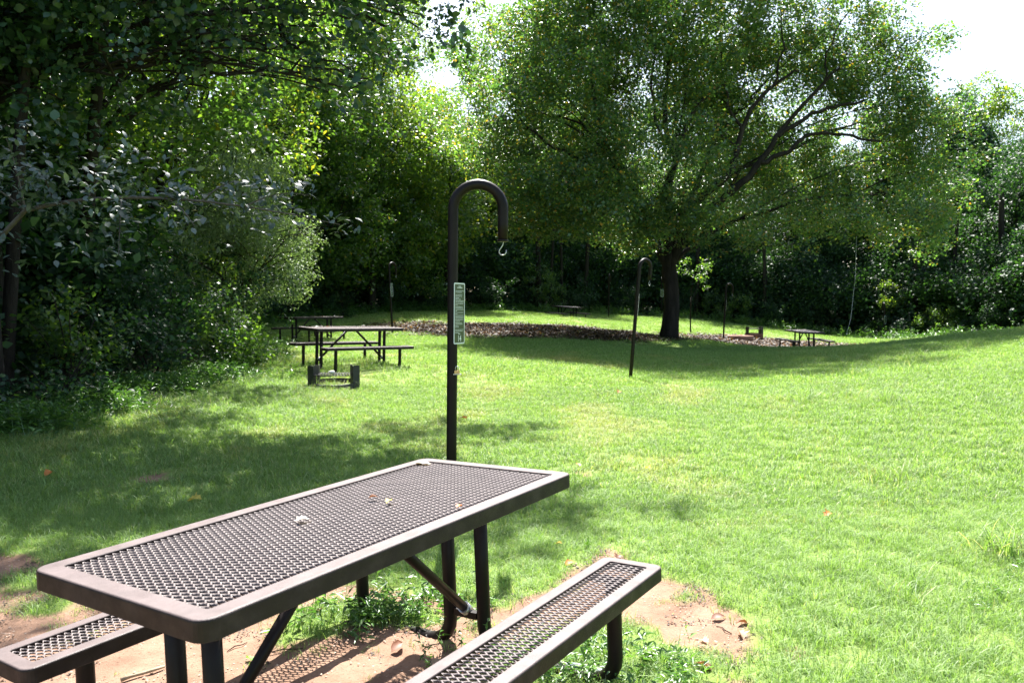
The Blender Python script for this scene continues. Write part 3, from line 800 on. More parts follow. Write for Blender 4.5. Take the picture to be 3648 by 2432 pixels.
SHR = [(-5.9,8.3,.75,1.0,'leafy shrub at the lower left edge of the view'),(-5.6,9.6,.6,.75,'low shrub beside the lower left shrub'),(-6.2,11.0,.9,1.5,'dark shrub under the near hanging branches'),
 (-5.7,12.4,.8,1.2,'shrub where the shaded grass meets the left wood'),(-6.1,13.8,1.0,1.9,'tall dark shrub left of the fire ring'),(-5.75,15.4,.9,1.4,'bushy shrub behind the left grass edge'),
 (-6.4,17.0,1.0,2.0,'tall shrub below the feathery tree'),(-7.6,19.6,1.0,1.7,'shrub behind the feathery tree'),(-8.2,22.0,1.1,2.2,'shrub left of the far left table'),
 (-9.2,24.6,1.2,2.4,'dark shrub behind the far left table'),(-9.4,27.5,1.2,2.2,'shrub behind the far left table, to its right'),(-8.8,30.2,1.1,1.8,'shrub behind the far left hook post'),
 (-7.2,33.4,1.1,1.5,'shrub right of the far left hook post'),(-5.6,37.0,1.2,1.6,'low shrub at the back left of the meadow'),(-3.4,40.2,1.2,1.5,'low shrub at the back of the meadow, left of the hook post'),
 (-.8,42.6,1.3,1.8,'grey green shrub behind the open meadow'),(1.5,45.2,1.4,2.6,'pale speckled shrub left of the far picnic table'),(4.2,46.8,1.3,2.0,'shrub right of the far picnic table'),
 (7.2,48.2,1.4,2.2,'shrub behind the big tree trunk'),(10.4,48.6,1.4,2.0,'shrub right of the big tree trunk'),(13.2,48.0,1.4,2.2,'dark shrub behind the fire ring with the log'),(15.8,47.2,1.4,2.0,'dark shrub behind the log'),
 (18.0,45.6,1.3,2.0,'dark shrub behind the right picnic table'),(20.2,42.9,1.2,1.7,'shrub at the right meadow corner'),(21.9,40.2,1.2,1.9,'shrub at the foot of the grassy bank'),(23.0,37.2,1.2,2.0,'shrub behind the crest of the bank'),
 (25.2,33.0,1.2,2.2,'shrub at the far right over the bank')]
for i, (x, y, r0, h, lab) in enumerate(SHR):
    shrub(x, y, r0, h, lab, 'shrubm' if i in (0, 2, 5, 8, 16, 20, 24) else 'shrub', 500+i, 17 if y < 16 else 9)

# dense mass of growth deep inside the wood, too far in to tell one plant from the next
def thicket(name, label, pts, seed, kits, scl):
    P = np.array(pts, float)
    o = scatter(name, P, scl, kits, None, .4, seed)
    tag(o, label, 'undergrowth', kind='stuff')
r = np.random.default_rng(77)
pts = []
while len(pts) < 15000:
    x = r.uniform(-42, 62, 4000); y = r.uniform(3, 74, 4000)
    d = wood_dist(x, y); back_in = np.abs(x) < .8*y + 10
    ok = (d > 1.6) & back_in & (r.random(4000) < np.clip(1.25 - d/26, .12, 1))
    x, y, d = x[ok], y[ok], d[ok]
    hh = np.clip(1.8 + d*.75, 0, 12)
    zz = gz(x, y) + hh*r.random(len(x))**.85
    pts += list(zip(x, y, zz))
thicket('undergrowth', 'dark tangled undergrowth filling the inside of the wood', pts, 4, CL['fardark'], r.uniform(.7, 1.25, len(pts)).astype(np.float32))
# ------------------------------------------------------------ picnic tables
TL, TWD = 1.829, .842          # table top
RIM, SK = .066, .057

def rrect(L, W, rad, z, n=6):
    pts = []
    for cx, cy, a0 in ((L/2-rad, W/2-rad, 0), (-L/2+rad, W/2-rad, 90), (-L/2+rad, -W/2+rad, 180), (L/2-rad, -W/2+rad, 270)):
        for k in range(n+1):
            a = math.radians(a0 + 90*k/n)
            pts.append((cx + rad*math.cos(a), cy + rad*math.sin(a), z))
    return pts

def frame_mesh(name, L, W, rim, sk, rad=.05):
    mb = MB()
    i = rim
    lo = [rrect(L-2*i, W-2*i, .010, -.010), rrect(L-2*i, W-2*i, .010, -.002), rrect(L-2*i+.004, W-2*i+.004, .012, 0)]
    for a in (0, 22, 45, 68, 90):
        t = math.radians(a); q = .008*(1-math.sin(t)); zz = -.008*(1-math.cos(t))
        lo.append(rrect(L-2*q, W-2*q, rad-q, zz))
    lo += [rrect(L, W, rad, -sk), rrect(L-.006, W-.006, rad-.003, -sk-.002), rrect(L-.012, W-.012, rad-.006, -sk), rrect(L-.012, W-.012, rad-.006, -.012), rrect(L-2*i, W-2*i, .010, -.010)]
    mb.loops(lo)
    me = mb.mesh(name, M['coat'])
    return me

def panel_mesh(name, L, W, px=.0236, py=.0535, deep=.0045):
    """expanded metal: staggered long openings across the width, strands slightly tilted"""
    V = []; F = []; k = 0
    hx, hy = px/2, py/2
    nx = int(round(L/px)); px = L/nx; hx = px/2
    ny = int(round(W/py)); py = W/ny; hy = py/2
    hole = [(.0, .70), (-.62, .34), (-.62, -.34), (0, -.70), (.62, -.34), (.62, .34)]
    for i in range(2*nx - 1):
        for j in range(ny if i % 2 == 0 else ny - 1):
            cx = -L/2 + hx*(i + 1)
            cy = -W/2 + hy + j*py + (0 if i % 2 == 0 else hy)
            # cell outline: diamond with blunt ends, same corner order as the hole
            cell = [(0, 1.0), (-.5, .5), (-.5, -.5), (0, -1.0), (.5, -.5), (.5, .5)]
            cell = [(0, 1.0), (-.80, .20), (-.80, -.20), (0, -1.0), (.80, -.20), (.80, .20)]
            top = [(cx + a*hx*1.0, cy + b2*hy, 0.0) for a, b2 in cell]
            # opening
            ho = [(cx + a*hx*.88, cy + b2*hy*1.06, (.0012 if a > 0 else (-.0016 if a < 0 else 0))) for a, b2 in [(0, .66), (-.72, .22), (-.72, -.22), (0, -.66), (.72, -.22), (.72, .22)]]
            bo = [(p[0], p[1], p[2] - deep) for p in ho]
            V += top + ho + bo
            for m in range(6):
                q = (m+1) % 6
                F.append((k+m, k+q, k+6+q, k+6+m)); F.append((k+6+m, k+6+q, k+12+q, k+12+m))
            k += 18
    me = fast_mesh(name, np.array(V), np.array(F), M['coat_mesh'])
    return me

top_frame = frame_mesh('tabletop', TL, TWD, RIM, SK)
seat_frame = frame_mesh('bench_seat', TL, .266, .052, .052, .04)
top_panel = panel_mesh('mesh_panel', TL-2*RIM+.004, TWD-2*RIM+.004, deep=.0085)
seat_panel = panel_mesh('mesh_panel', TL-2*.052+.004, .266-2*.052+.004, .0236, .0535, .0055)

def picnic_table(label, loc, rot, seat=((.634, 0, .427), (-.722, -.056, .438)), zb=-.004):
    """local x runs along the table, y across, z up; origin on the ground under the middle"""
    root = empty('picnic_table', loc)
    root.rotation_mode = 'QUATERNION' if isinstance(rot, Matrix) else 'XYZ'
    if isinstance(rot, Matrix): root.rotation_quaternion = rot.to_quaternion()
    else: root.rotation_euler = rot
    tag(root, label, 'picnic table', 'brown picnic tables on the meadow')
    tf = link_mesh('tabletop', top_frame, root); tf.location = (0, 0, .762)
    tp = link_mesh('mesh_panel', top_panel, tf); tp.location = (0, 0, -.006)
    for sy, sx, sz in seat:
        sf = link_mesh('bench_seat', seat_frame, root); sf.location = (sx, sy, sz)
        sp = link_mesh('mesh_panel', seat_panel, sf); sp.location = (0, 0, -.006)
    for lx in (-.665, .665):
        for (sy, sx, sz), ly in zip(seat, (.092, -.092)):
            mb = MB()
            sgn = 1 if sy > 0 else -1
            by = sy; br = .12
            p = [(lx, by, sz-.03), (lx, by, sz-.12), (lx, by, zb+br+.05)]
            for a in np.linspace(0, 90, 6):
                t = math.radians(a); p.append((lx, by - sgn*br*(1-math.cos(t)), zb + br - br*math.sin(t)))
            for a in np.linspace(0, 90, 6):
                t = math.radians(a); p.append((lx, ly + sgn*br*(1-math.sin(t)), zb + br - br*math.cos(t)))
            p += [(lx, ly, .3), (lx, ly, .726)]
            mb.tube(p, .0302, 16)
            mb.build('leg', M['pipe'], root)
            # flat bracket under seat and top
            mb = MB(); mb.box((lx-.02, by-.11, sz-.030), (lx+.02, by+.11, sz-.0135)); mb.build('seat_bracket', M['pipe'], root)
        mb = MB(); mb.box((lx-.02, -.33, .727), (lx+.02, .33, .746)); mb.build('top_bracket', M['pipe'], root)
        mb = MB(); mb.box((lx-.016, -.0615, .135), (lx+.016, .0615, .165)); mb.build('crossbar', M['pipe'], root)
        mb = MB(); s = 1 if lx > 0 else -1
        a = np.array([lx, 0, .165]); b2 = np.array([s*.06, 0, .735])
        mb.tube([a + (b2-a)*.03, b2], .0212, 12); br = mb.build('brace', M['pipe'], root)
        mb = MB(); d = (b2-a)/np.linalg.norm(b2-a); mb.tube([a - d*.012, a + d*.03], .027, 12); mb.build('brace_collar', M['galv'], br)
    return root

Rm = Matrix(((.5545, -.8314, -.037), (.832, .5548, -.0001), (.0206, -.0307, .9993)))
picnic_table('nearest picnic table, large in the foreground on bare soil, leaves lying on its mesh top', (-.562, 2.843, -.019), Rm)
SYM = ((.69, 0, .435), (-.69, 0, .435))
picnic_table('picnic table standing in sunny grass behind the fire ring, seen whole', (-3.1, 15.05, .31), (math.radians(1.5), math.radians(.8), math.radians(39)), SYM, -.09)
picnic_table('picnic table farther left in the shade, half hidden by the one in front', (-6.15, 24.1, .375), (0, 0, math.radians(53)), SYM, -.09)
picnic_table('picnic table to the right, beyond the log and big tree, seen nearly end on', (11.3, 30.3, -.26), (math.radians(0), math.radians(1.6), math.radians(-88)), SYM, -.03)
picnic_table('farthest picnic table, at the back edge of the meadow before the dark wood', (2.85, 40.6, .66), (0, math.radians(2.5), math.radians(-59)), SYM, -.03)

# ------------------------------------------------------------ hook posts
def hook_post(label, x, y, z, lean=(0, 0), yaw=0, sign_yaw=None, number=False, lock=False):
    root = empty('lantern_post', (x, y, z))
    root.rotation_euler = (math.radians(lean[1]), math.radians(lean[0]), 0)
    tag(root, label, 'hook post', 'tall hooked posts at the camp sites')
    H = 2.39; R = .175; rp = .0365
    cy, sy = math.cos(yaw), math.sin(yaw)
    mb = MB(); zt = H - R - rp
    p = [(0, 0, -.3), (0, 0, .6), (0, 0, 1.4), (0, 0, zt-.1), (0, 0, zt)]
    for a in np.linspace(180, 0, 17)[1:]:
        t = math.radians(a); u = R + R*math.cos(t); p.append((u*cy, u*sy, zt + R*math.sin(t)))
    p += [(2*R*cy, 2*R*sy, zt-.1), (2*R*cy, 2*R*sy, zt-.215)]
    mb.tube(p, rp, 20)
    pole = mb.build('pole', M['pipe'], root)
    mb = MB(); mb.tube([(2*R*cy, 2*R*sy, zt-.209), (2*R*cy, 2*R*sy, zt-.223)], rp+.003, 20); mb.build('end_cap', M['pipe'], pole)
    # S hook
    mb = MB(); q = []
    bx, bz = 2*R, zt-.215
    for u, w in [(0, .01), (.004, -.01), (.0, -.03), (-.012, -.05), (-.024, -.068), (-.026, -.084), (-.016, -.098), (.002, -.102), (.016, -.095), (.024, -.082), (.026, -.066)]:
        q.append(((bx+u)*cy, (bx+u)*sy, bz + w))
    mb.tube(q, .0036, 8); mb.build('hook', M['galv'], root)
    if sign_yaw is not None:
        sg = empty('sign', (0, 0, 0)); sg.parent = root
        n = np.array([math.cos(sign_yaw), math.sin(sign_yaw), 0])     # outward normal
        t = np.array([-n[1], n[0], 0])                                # reading direction
        W, Hh, th = .155, .43, .002
        zc = 1.45
        mb = MB(); L = []
        for zz, dd in ((0, 0), (th, 0)):
            lo = rrect(W, Hh, .012, 0, 4)
            L.append([tuple(np.array([0, 0, zc]) + t*(a+.028) + np.array([0, 0, 1])*b2 + n*(rp + .002 + zz)) for a, b2, _ in lo])
        mb.loops(L); k = len(L[0])
        mb.f.append(tuple(range(k, 2*k))); mb.smooth.append(False); mb.f.append(tuple(reversed(range(k)))); mb.smooth.append(False)
        bpy.data.objects.remove(sg)
        pl = mb.build('sign', M['sign_white'], root)
        def rect(mb, a0, b0, a1, b1, h):
            P = [tuple(np.array([0, 0, zc]) + t*(a+.028) + np.array([0, 0, 1])*b2 + n*(rp + .002 + th + h)) for a, b2 in ((a0, b0), (a1, b0), (a1, b1), (a0, b1))]
            mb.add(P, [(0, 1, 2, 3)])
        mb = MB(); P = [tuple(np.array([0, 0, zc]) + t*(a+.028) + np.array([0, 0, 1])*b2 + n*(rp + .002 + th + .0006)) for a, b2, _ in rrect(W-.018, Hh-.018, .006, 0, 4)]
        mb.add(P, [tuple(range(len(P)))]); mb.build('sign_face', M['sign_green'], pl)
        if number is not None:
            mb = MB(); rr = random.Random(4)
            y0 = Hh/2 - .024
            def line(xa, xb, yy, hgt=.0032):
                x = xa
                while x < xb - .004:                                   # broken into words, too small to read
                    w = min(rr.uniform(.006, .018), xb - x); rect(mb, x, yy - hgt/2, x + w, yy + hgt/2, .0012); x += w + .0022
            line(-.018, .020, y0, .006); line(-.038, .040, y0-.010, .006)
            y = y0 - .032
            for ln in [1,.78,None,.8,.82,.42,.64,1,1,.94,.28,.86,.94,1,.18,.97,.25,None*0 if False else .93,1,.94,.94,.55,.8,.88,.4,.46,None,1,.9,.45]:
                if ln is None: y -= .008; continue
                line(-.060, -.060 + .118*ln, y); y -= .0103
            line(-.016, .016, -Hh/2 + .072, .006)
            mb.build('small_print', M['sign_white'], pl)
            if number:
                cu = bpy.data.curves.new('number', 'FONT'); cu.body = '14'; cu.size = .062; cu.align_x = 'CENTER'; cu.extrude = .0004; cu.offset = .0009
                tx = bpy.data.objects.new('number_tmp', cu)
                dg = bpy.data.meshes.new_from_object(tx); bpy.data.objects.remove(tx)
                dg.materials.clear(); dg.materials.append(M['sign_white']); dg.name = 'number'
                Mx = Matrix(((t[0], 0, n[0], 0), (t[1], 0, n[1], 0), (0, 1, 0, 0), (0, 0, 0, 1)))
                pos = np.array([0, 0, zc - Hh/2 + .018]) + t*.028 + n*(rp + .002 + th + .0016)
                o = link_mesh('number', dg, pl); o.matrix_local = Matrix.Translation(pos) @ Mx @ Matrix.Diagonal((.86, 1.0, 1, 1))
    return root

hook_post('nearest hook post, tallest in the view, with number 14 sign, behind the front table', -.435, 5.53, -.01, (.6, 0), 0.0, math.radians(-25), True)
hook_post('hook post alone in the sunny middle of the meadow, leaning right', 2.35, 15.5, gz1(2.35, 15.5), (4.3, 0), math.radians(42), math.radians(-8), False)
hook_post('thin dark hook post behind the left picnic tables', -4.0, 26.2, gz1(-4.0, 26.2), (-2.4, 0), math.radians(60), math.radians(-20), False)
hook_post('hook post beside the log, right of the big tree', 8.85, 32.8, gz1(8.85, 32.8), (2.5, 0), math.radians(24), math.radians(-20), False)
hook_post('distant hook post just right of the farthest picnic table', 5.3, 43.0, gz1(5.3, 43), (0, 0), math.radians(70), None)
hook_post('distant hook post peeping out left of the big tree trunk', 8.95, 47.0, gz1(8.95, 47.0), (0, 0), math.radians(80), math.radians(-90), None)
hook_post('distant hook post with pale sign in front of the dark wood at right', 19.9, 41.9, gz1(19.9, 41.9)-.35, (0, 0), math.radians(80), math.radians(-60), None)

# padlock on the nearest post
root = empty('padlock', (-.435 + .048, 5.50, 1.04)); tag(root, 'small padlock hanging on the nearest post below its number sign', 'padlock')
mb = MB(); mb.box((-.018, -.008, -.024), (.018, .008, .0)); mb.build('lock_body', M['brass'], root)
mb = MB(); mb.box((-.026, -.010, -.030), (.030, .010, -.024)); mb.build('staple_plate', M['galv'], root)
mb = MB(); mb.tube([(-.011,0,-.002),(-.011,0,.018),(-.008,0,.026),(0,0,.030),(.008,0,.026),(.011,0,.018),(.011,0,-.002)], .0028, 8); mb.build('shackle', M['galv'], root)

# ------------------------------------------------------------ fire rings
def fire_ring(label, x, y, z, yaw, mat, rad=.39, sep=.31, ph=.36, grate_h=.21, wall_h=.085, wall_mat=None):
    root = empty('fire_ring', (x, y, z), yaw); tag(root, label, 'fire ring', 'steel fire rings with a grate')
    mb = MB(); n = 36; L = []
    for r_, z_ in ((rad, -.05), (rad, wall_h), (rad-.006, wall_h+.003), (rad-.006, -.05)):
        L.append([(r_*math.cos(2*math.pi*k/n), r_*math.sin(2*math.pi*k/n), z_ + (.02*math.sin(2*math.pi*k/n))) for k in range(n)])
    mb.loops(L); mb.build('ring_wall', M[wall_mat or mat], root)
    for s in (-1, 1):
        # upright: bent plate, one leaf facing front, one running back, corners rounded
        mb = MB()
        def plate(p0, p1):
            p0 = np.array(p0); p1 = np.array(p1); d = p1 - p0; L = np.linalg.norm(d); d /= L; nn = np.array([-d[1], d[0], 0])*.003
            prof = [(0, -.03), (L, -.03), (L, ph-.03), (L-.012, ph-.008), (L-.03, ph), (.03, ph), (.012, ph-.008), (0, ph-.03)]
            A = [tuple(np.array([p0[0], p0[1], 0]) + d*u + np.array([0, 0, w]) + nn*.5) for u, w in prof]
            B = [tuple(np.array([p0[0], p0[1], 0]) + d*u + np.array([0, 0, w]) - nn*.5) for u, w in prof]
            k = len(prof); mb.add(A + B, [tuple(range(k)), tuple(reversed(range(k, 2*k)))] + [(i, k+i, k+(i+1) % k, (i+1) % k) for i in range(k)])
        plate((s*(sep), -.20, 0), (s*(sep+.10), -.13, 0)); plate((s*(sep+.002), -.197, 0), (s*(sep-.06), -.02, 0))
        plate((s*(sep-.058), -.015, 0), (s*(sep-.058), .15, 0))
        mb.build('side_plate', M[mat], root)
    g = None
    for k in range(13):
        xx = -sep + .03 + (2*sep-.06)*k/12
        mb = MB(); mb.tube([(xx, -.22, grate_h), (xx, .22, grate_h)], .0065, 6); mb.build('grate_bar', M[mat], root)
    for yy in (-.19, .19):
        mb = MB(); mb.tube([(-sep-.01, yy, grate_h-.012), (sep+.01, yy, grate_h-.012)], .0085, 8); mb.build('grate_rail', M[mat], root)
    return root
fire_ring('sooty fire ring with grate in the grass in front of the middle left table', -2.87, 12.65, gz1(-2.87, 12.65)+.012, math.radians(6), 'iron')
fire_ring('rusty fire ring beside the log, right of the big tree', 10.5, 34.0, gz1(10.5, 34.0)+.06, math.radians(-8), 'iron', ph=.5, grate_h=.42, sep=.27, wall_h=.2, wall_mat='rust')
mb = MB(); mb.add(*(lambda: ( [(a*.055*(1+.2*math.sin(5*a+b2)), b2*.045, c2*.028) for a, b2, c2 in [(math.cos(u)*math.cos(w), math.sin(u)*math.cos(w), math.sin(w)) for w in np.linspace(-1.5, 1.5, 7) for u in np.linspace(0, 2*math.pi, 10, endpoint=False)]],
      [(i*10+j, i*10+(j+1) % 10, (i+1)*10+(j+1) % 10, (i+1)*10+j) for i in range(6) for j in range(10)]))(), True)
o = mb.build('stone', M['stone'], None); o.location = (-2.90, 12.60, gz1(-2.9, 12.6)+.255); tag(o, 'pale stone lying on the grate of the sooty fire ring', 'stone')

# log
root = empty('log', (9.62, 32.9, gz1(9.62, 32.9)+.12), math.radians(-20)); tag(root, 'reddish sawn log lying beside the rusty fire ring', 'log')
mb = MB(); mb.tube([(-.55,0,.01),(-.4,.01,.0),(-.1,0,.01),(.2,-.01,0),(.5,0,-.005)], [.118,.125,.12,.128,.12], 16, wob=.05, seed=2); mb.build('bark_surface', M['log'], root)
mb = MB(); mb.tube([(.5005,0,-.005),(.512,0,-.005)], .108, 16); mb.build('sawn_end', M['wood'], root)

# stick, pipe, thread
mb = MB(); mb.tube([(-.075,-.025,.01),(-.04,-.012,.013),(0,0,.012),(.045,.01,.015),(.085,.03,.014)], [.0085,.007,.0065,.007,.006], 8, wob=.12, seed=4)
o = mb.build('stick', M['wood'], None); o.location = (-1.52, 3.15, gz1(-1.52, 3.15)); o.rotation_euler = (0, 0, math.radians(22)); tag(o, 'short broken stick on bare soil under the left bench', 'stick')
mb = MB(); mb.tube([(-.09,.02,.02),(0,0,.022),(.1,-.03,.012)], .014, 10)
o = mb.build('pipe_piece', M['pvc'], None); o.location = (.31, 3.10, gz1(.31, 3.1)+.002); o.rotation_euler = (0,0,math.radians(-8)); tag(o, 'grey plastic pipe piece on the ground under the right bench', 'pipe')
mb = MB(); mb.tube([(12.86,29.4,4.05),(12.8,29.3,2.5),(12.62,29.2,1.0),(12.42,29.1,.38)], .006, 5, cap=False)
o = mb.build('hanging_string', M['thread'], None); tag(o, 'thin pale string hanging from the big crown to the grass at right', 'string')
for k, (x, y, a, L) in enumerate([(-.98,3.35,.3,.16),(-.72,3.62,-.2,.14),(-1.22,3.42,1.0,.11),(-.55,3.95,2.4,.12),(.75,4.35,.4,.14),(.98,3.55,2.0,.10),(-.35,3.4,.8,.12)]):
    mb = MB(); mb.tube([(-L/2,0,.005),(-L*.1,.008,.009),(L*.2,-.004,.007),(L/2,.006,.004)], [.0022,.003,.0024,.0014], 5, wob=.1, seed=k)
    o = mb.build('twig', M['bark'], None); o.location = (x, y, gz1(x, y)); o.rotation_euler = (0, 0, a)
    tag(o, ['thin dark twig on the soil beneath the front table, left of its brace', 'dark twig on soil behind the brace of the front table', 'bent twig left of the table brace on sandy soil', 'twig by the weeds behind the front table', 'dark twig at the grass edge behind the right bench', 'small twig on the sunny soil right of the bench', 'twig among weeds under the front table'][k], 'twig', 'dark twigs on the bare soil')

# ------------------------------------------------------------ single fallen leaves
def fallen_leaf_mesh(name, mat, kind=0, curl=.35, seed=0):
    r = np.random.default_rng(seed)
    if kind == 0:   # pointed oval
        out = [(0, 0), (.18, .22), (.42, .30), (.7, .2), (1, 0)]
        prof = [(x, w) for x, w in out]
    else:           # lobed
        prof = [(0, .02), (.15, .12), (.22, .42), (.38, .2), (.5, .48), (.62, .18), (.78, .3), (.86, .1), (1, 0)]
    V = []; F = []
    for x, w in prof:
        z0 = curl*.25*math.sin(x*3.1) ; e = curl*w*(1 + r.uniform(-.4, .6))
        V += [(x-.5, -w, z0 + e), (x-.5, 0, z0), (x-.5, w, z0 + e*r.uniform(.3, 1.3))]
    n = len(prof)
    for i in range(n-1):
        a = i*3; F += [(a, a+1, a+4, a+3), (a+1, a+2, a+5, a+4)]
    me = fast_mesh(name, np.array(V), np.array(F), mat, True)
    return me
top_z = lambda x, y: None
def tab_pt(lx, ly, lz):   # point on the near table in its own frame
    p = Rm @ Vector((lx, ly, lz)); return (p.x - .562, p.y + 2.843, p.z - .019)
def lonely(label, mat, loc, size, kind, curl, seed, rz, tilt=0.1, cat='leaf', group=None):
    o = link_mesh('fallen_leaf', fallen_leaf_mesh('fallen_leaf', M[mat], kind, curl, seed), None)
    o.scale = (size,)*3; o.location = loc; o.rotation_euler = (tilt, -tilt*.5, rz); tag(o, label, cat, group)
lonely('pale yellow leaf lying on the middle of the front table top', 'l_white', tab_pt(-.17, .07, .766), .05, 1, .35, 1, .4)
lonely('bright white leaf at the far left corner of the front table top', 'l_white', tab_pt(.80, .33, .764), .085, 0, .12, 2, -.5, .02)
lonely('small orange leaf near the right rim of the front table top', 'l_orange', tab_pt(.22, -.33, .766), .03, 1, .6, 3, .9)
lonely('tiny brown leaf just right of the middle of the front table top', 'l_brown', tab_pt(.18, .06, .766), .04, 0, .7, 4, .2)
lonely('dry curled yellow leaf beside the brown one on the front table', 'l_yellow', tab_pt(.16, -.04, .766), .04, 0, .8, 5, 1.2)
gl = [('curled brown leaf on the soil right of the bench end', 'l_brown', .98, 3.66, .07), ('pale tan leaf on sunny soil right of the bench', 'l_tan', 1.03, 3.47, .07), ('dark brown leaf on soil near the grass edge at right', 'l_brown', 1.07, 3.58, .06),
 ('cream leaf on the soil just beyond the bench leg', 'l_tan', .86, 3.42, .05), ('red brown leaf at the grass edge behind the right bench', 'l_orange', .33, 4.42, .07), ('large brown leaf among weeds under the front table', 'l_brown', -.22, 3.12, .12),
 ('second large brown leaf near the weeds under the front table', 'l_brown', -.02, 3.02, .13), ('tan leaf on disturbed soil under the table', 'l_tan', -.32, 3.2, .07), ('brown leaf in the shadow by the far bench leg', 'l_brown', -.5, 3.35, .08),
 ('green leaf on soil between the front table legs', 'l_green', -1.12, 3.28, .05), ('bright green upright leaf in shaded grass right of the table', 'l_green', .47, 4.72, .08), ('yellow leaf in the shaded grass left of the table', 'l_yellow', -2.37, 5.8, .12),
 ('orange leaf in the shaded grass far left', 'l_orange', -3.88, 6.5, .1), ('yellow leaf at the left edge of the shaded grass', 'l_yellow', -4.45, 6.3, .1), ('yellow leaf in the sunny grass at right', 'l_yellow', 1.22, 6.92, .09),
 ('brown leaf sticking up in the sunny grass at right', 'l_orange', 2.16, 5.3, .07), ('tan leaf in the grass behind the nearest post', 'l_tan', .6, 7.1, .07), ('dark leaf in the grass right of the nearest post', 'l_brown', -.62, 9.9, .12),
 ('yellow leaf in the soil edge behind the right bench', 'l_yellow', .29, 4.72, .05), ('orange leaf in mid meadow grass', 'l_orange', 1.7, 12.4, .1), ('dark leaf on the dirt at the bottom right', 'l_brown', .78, 3.14, .08),
 ('tan leaf on bare soil left of the table brace', 'l_tan', -.95, 3.75, .06), ('cream leaf behind the table brace', 'l_tan', -.62, 3.98, .06), ('brown leaf on the soil behind the bench', 'l_brown', .62, 4.55, .06)]
for k, (lab, mt, x, y, s) in enumerate(gl):
    up = .035 if y > 4.6 else .008
    lonely(lab, mt, (x, y, gz1(x, y) + up), s, k % 2, .5, 20+k, k*1.7, .35 if 'upright' not in lab else 1.2, 'leaf', 'single fallen leaves on the ground')

# dead leaves in drifts, and small ones on the far tables
litter_sprays = []
for k in range(3):
    rr = np.random.default_rng(60+k); n = 26
    Vv = []; Ff = []; lc = []
    for i in range(n):
        a = rr.uniform(0, 6.28); c0 = np.array([rr.uniform(-.35,.35), rr.uniform(-.35,.35), rr.uniform(.0,.045)]); L = rr.uniform(.05,.11)
        d = np.array([math.cos(a), math.sin(a), rr.normal(0,.25)]); s = np.array([-math.sin(a), math.cos(a), rr.normal(0,.25)])*.32*L; up = np.array([0,0,L*.15])
        Vv += [c0-d*L/2, c0+s+up, c0+d*L/2, c0-s+up]; j = i*4; Ff += [(j,j+1,j+2),(j,j+2,j+3)]; lc += [rr.random()]*4
    me = fast_mesh('leaf_litter_patch_%s' % 'abc'[k], np.array(Vv), np.array(Ff), M['litter']); add_attr(me, 'lc', np.array(lc)); litter_sprays.append(me)
rr = np.random.default_rng(8)
x = rr.uniform(-6, 14, 26000); y = rr.uniform(25, 36, 26000)
x = np.concatenate([x, rr.uniform(-4.3, -1.7, 500)]); y = np.concatenate([y, rr.uniform(14, 16.5, 500)])
x = np.concatenate([x, rr.uniform(-10, 26, 5000)]); y = np.concatenate([y, rr.uniform(30, 49, 5000)])
lm = litter_mask(x, y); wd = wood_dist(x, y)
ok = (lm > rr.uniform(-1.2, 1.0, len(x))) | ((wd > .3) & (wd < 5))
x, y = x[ok][:4600], y[ok][:4600]
o = scatter('leaf_litter', np.stack([x, y, ground_z(x, y)], 1), rr.uniform(.8, 1.3, len(x)).astype(np.float32), litter_sprays, None, .05, 9)
tag(o, 'brown fallen leaves under the big tree and round the camp sites', 'fallen leaves', kind='stuff')
rr = np.random.default_rng(18)   # a thin sprinkling on the near soil, scraps of leaf and bark
x = rr.uniform(-3.2, 1.6, 2600); y = rr.uniform(2.6, 5.0, 2600); sm_ = soil_mask(x, y); ok = (sm_ > -.03) & (rr.random(2600) < .05 + .6*np.exp(-np.abs(sm_)/.05)); x, y = x[ok], y[ok]
o = scatter('soil_crumbs', np.stack([x, y, ground_z(x, y)+.002], 1), rr.uniform(.08, .2, len(x)).astype(np.float32), litter_sprays, None, .05, 19)
tag(o, 'small scraps of dead leaf and bark on the bare soil', 'leaf scraps', kind='stuff')
# gravel on the bare soil
pb = []
for k in range(2):
    rr = np.random.default_rng(150+k); V2 = []; F2 = []
    for i in range(14):
        c0 = np.array([rr.uniform(-.06,.06), rr.uniform(-.06,.06), 0]); s = rr.uniform(.0015, .0055); j = len(V2)
        o6 = [(1,0,0),(-1,0,0),(0,1,0),(0,-1,0),(0,0,.7),(0,0,-.7)]
        V2 += [c0 + np.array(q)*s*rr.uniform(.6,1.3) for q in o6]
        F2 += [(j,j+2,j+4),(j+2,j+1,j+4),(j+1,j+3,j+4),(j+3,j,j+4)]
    pb.append(fast_mesh('pebble_patch_%s' % 'ab'[k], np.array(V2), np.array(F2), M['pebble']))
rr = np.random.default_rng(19); x = rr.uniform(-3.2, 1.6, 1500); y = rr.uniform(2.4, 5.0, 1500); ok = soil_mask(x, y) > -.02; x, y = x[ok], y[ok]
o = scatter('gravel', np.stack([x, y, ground_z(x, y)+.001], 1), rr.uniform(.5, 1.4, len(x)).astype(np.float32), pb, None, .05, 29)
tag(o, 'fine gravel and grit lying on the bare soil round the front table', 'gravel', kind='stuff')
